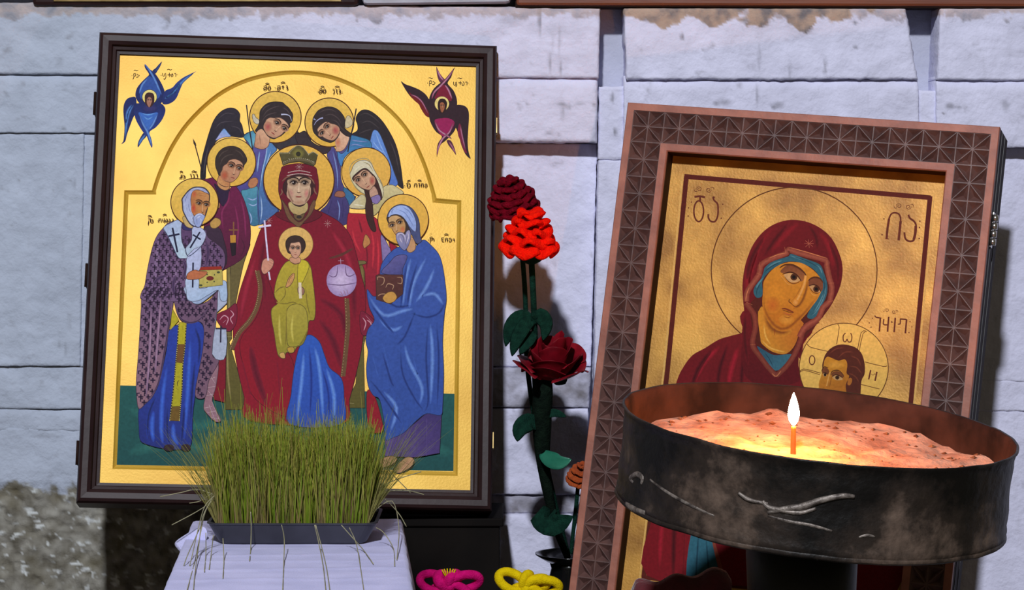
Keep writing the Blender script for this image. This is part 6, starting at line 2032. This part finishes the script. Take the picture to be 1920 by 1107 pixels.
def satin(r0, r1, H, a0, span, flare, z0, seed):
    r1 *= 1 + .16 * math.sin(seed * 2.7)
    H *= 1 + .12 * math.sin(seed * 1.9 + 1)

    def fn(u, v):
        ang = a0 + u * span * (.35 + .65 * math.sin(v * math.pi * .6)) + .12 * v * math.sin(seed)
        cup = math.sin(v * math.pi * .5)
        rad = r0 + (r1 - r0) * cup ** .8 + flare * .030 * max(0, v - .65) ** 1.3 * 4
        zz = z0 + H * v ** 1.25 - flare * .045 * max(0, v - .72) ** 1.5 * 4 - .013 * u * u * v * v + .0035 * noise.noise(Vector((u * 2.4, v * 3, seed))) * v
        rad += .004 * noise.noise(Vector((u * 2.0 + 9, v * 2, seed))) * v
        return RC3 + Q3 @ Vector((rad * math.cos(ang), rad * math.sin(ang), zz))
    petal('petal', fn, M_satin, rose3, 13, 9, .0007)


for k in range(6):
    satin(.008, .041, .034, 2 * math.pi * k / 6 + .35, .80, .26, -.018, k)
for k in range(5):
    satin(.008, .036, .044, 2 * math.pi * k / 5 + .8, .86, .22, -.018, 10 + k)
for k in range(4):
    satin(.006, .027, .052, 2 * math.pi * k / 4 + .2, .98, .10, -.014, 20 + k)
for k in range(4):
    satin(.003, .016, .055, 2 * math.pi * k / 4 + .6, 1.1, .05, -.010, 30 + k)
M_wrap = noisy('black_green_wrap', (10, 18, 14), (18, 30, 22), 90.0, 0.95, 0.0, 0.6, 400.0, spec=0.05)
tube('wrapped_stem', px3([(1022, 708, 3.372), (1018, 740, 3.375), (1016, 800, 3.385), (1020, 880, 3.40), (1040, 980, 3.42), (1064, 1045, 3.48)]), [.010, .014, .0135, .009, .006, .005], M_wrap, rose3, 14, 5)
leaf('sepal', px3([(1040, 705, 3.365), (1052, 712, 3.36), (1060, 720, 3.357)]), .022, M_stem, rose3, .0015)
leaf('leaf', px3([(1008, 800, 3.38), (992, 792, 3.37), (975, 806, 3.36), (970, 828, 3.355)]), .026, M_stem, rose3, .004)
leaf('leaf', px3([(1016, 850, 3.385), (1032, 862, 3.37), (1050, 868, 3.36), (1072, 862, 3.355)]), .024, M_leafgloss, rose3, .0012)
leaf('leaf', px3([(1030, 975, 3.40), (1020, 972, 3.385), (1040, 985, 3.37), (1075, 968, 3.365)]), .040, M_stem, rose3, .0015)
leaf('leaf', px3([(1020, 780, 3.38), (1040, 775, 3.37), (1062, 782, 3.365)]), .012, M_stem, rose3, .001)

rose4 = flower('yarn_flower', 'small orange crocheted flower half hidden behind the carved frame', (1075, 1010), YF)
yarn_rose(rose4, at(1088, 900, 3.49), .021, .024, (.1, -.5, 1), M_orange, 4, 4.2, lambda f: math.cos(f * 1.2), 7, .5, .14)
tube('stem', px3([(1084, 910, 3.495), (1078, 970, 3.495), (1070, 1040, 3.49)]), .003, M_stem, rose4, 8, 4)


# looped felt flowers in little pots
def loop_flower(label, c, mat, loops, potx, stamen=False):
    r = thing('loop_flower', (c.x, c.y, BZ + .05), None, label, 'flower')
    for (ax, az, w, rad) in loops:
        # each petal is one loop of a felt roll
        q = []
        for i in range(15):
            t = i / 14 * 2 * math.pi
            q.append(c + Vector((ax * .5 * (1 - math.cos(t)) - az * .32 * math.sin(t) * .8, -.006 - .006 * math.sin(t), az * .5 * (1 - math.cos(t)) + ax * .32 * math.sin(t) * .8)))
        tube('petal_loop', q, rad, mat, r, 10, 2)
    lathe('flower_heart', [(.002, -.010), (.008, -.006), (.010, .0), (.008, .006), (.002, .009)], c + Vector((0, -.008, 0)), mat, r, 14)
    if stamen:
        for k in range(6):
            a = -.9 + k * .36
            tube('stamen', [c + Vector((.004 * math.sin(a), -.014, .012)), c + Vector((.012 * math.sin(a), -.016, .022 + .004 * math.cos(a)))], .0009, M_yellow, r, 6, 1)
    tube('stem', [c, c + Vector((.002, .004, -.04)), Vector((c.x, c.y, BZ + .045))], .0026, M_stem, r, 8, 4)
    return r


def pot(label, c):
    r = thing('flower_pot', (c.x, c.y, BZ), None, label, 'pot')
    lathe('pot_body', [(.024, 0), (.032, .045), (.035, .046), (.035, .056), (.031, .056), (.028, .048)], (c.x, c.y, BZ), M_black, r, 28)
    lathe('pot_soil', [(.001, .047), (.020, .0475), (.0275, .046), (.0275, .044)], (c.x, c.y, BZ), M_soil, r, 20)
    return r


c1 = at(842, 1098, 3.30)
loop_flower('magenta felt loop flower with yellow stamens beside the cloth-covered table', c1, M_pink, [(-.040, .010, 0, .006), (.042, .010, 0, .0065), (-.028, -.022, 0, .006), (.030, -.02, 0, .006), (.010, .016, 0, .008), (-.014, .014, 0, .008)], 0, True)
pot('small black pot under the magenta flower', c1)
c2 = at(985, 1102, 3.28)
loop_flower('yellow felt loop flower beside the carved frame', c2, M_yellow, [(-.036, .018, 0, .0065), (.030, .010, 0, .007), (.046, .002, 0, .0065), (-.026, -.024, 0, .0065), (.028, -.026, 0, .0065), (.004, .020, 0, .006)], 0)
pot('small black pot under the yellow flower', c2)

# dark red velvet over a block before the carved icon
V, Fc = [], []
va = at(1180, 1104, 3.12)
vb = at(1372, 1076, 3.12)
nu, nv = 41, 16
for j in range(nv):
    for i in range(nu):
        s = i / (nu - 1)
        t = j / (nv - 1)
        x = va.x + (vb.x - va.x) * s
        top = va.z + (vb.z - va.z) * (s ** .8) + .004 * math.sin(s * 17) - .02 * max(0, .08 - s) / .08 - .01 * max(0, s - .95) / .05
        a = t * 2 - 1
        drop = max(0, abs(a) - .35) / .65
        z = top - (top - BZ - .0015) * drop ** 1.4 + .002 * math.sin(a * 9 + s * 6)
        y = 3.135 + a * .026 + (.006 * math.sin(s * 40) * drop if a < 0 else 0)
        V.append((x, y, z))
for j in range(nv - 1):
    for i in range(nu - 1):
        a = j * nu + i
        Fc.append([a, a + 1, a + nu + 1, a + nu])
vel = mk('velvet_cloth', V, Fc, M_velvet, None, smooth=True, origin=((va.x + vb.x) / 2, 3.135, BZ))
s_ = vel.modifiers.new('thick', 'SOLIDIFY')
s_.thickness = .0015
s_.offset = 1
tag(vel, 'dark red velvet cloth lying before the foot of the carved icon', 'cloth')
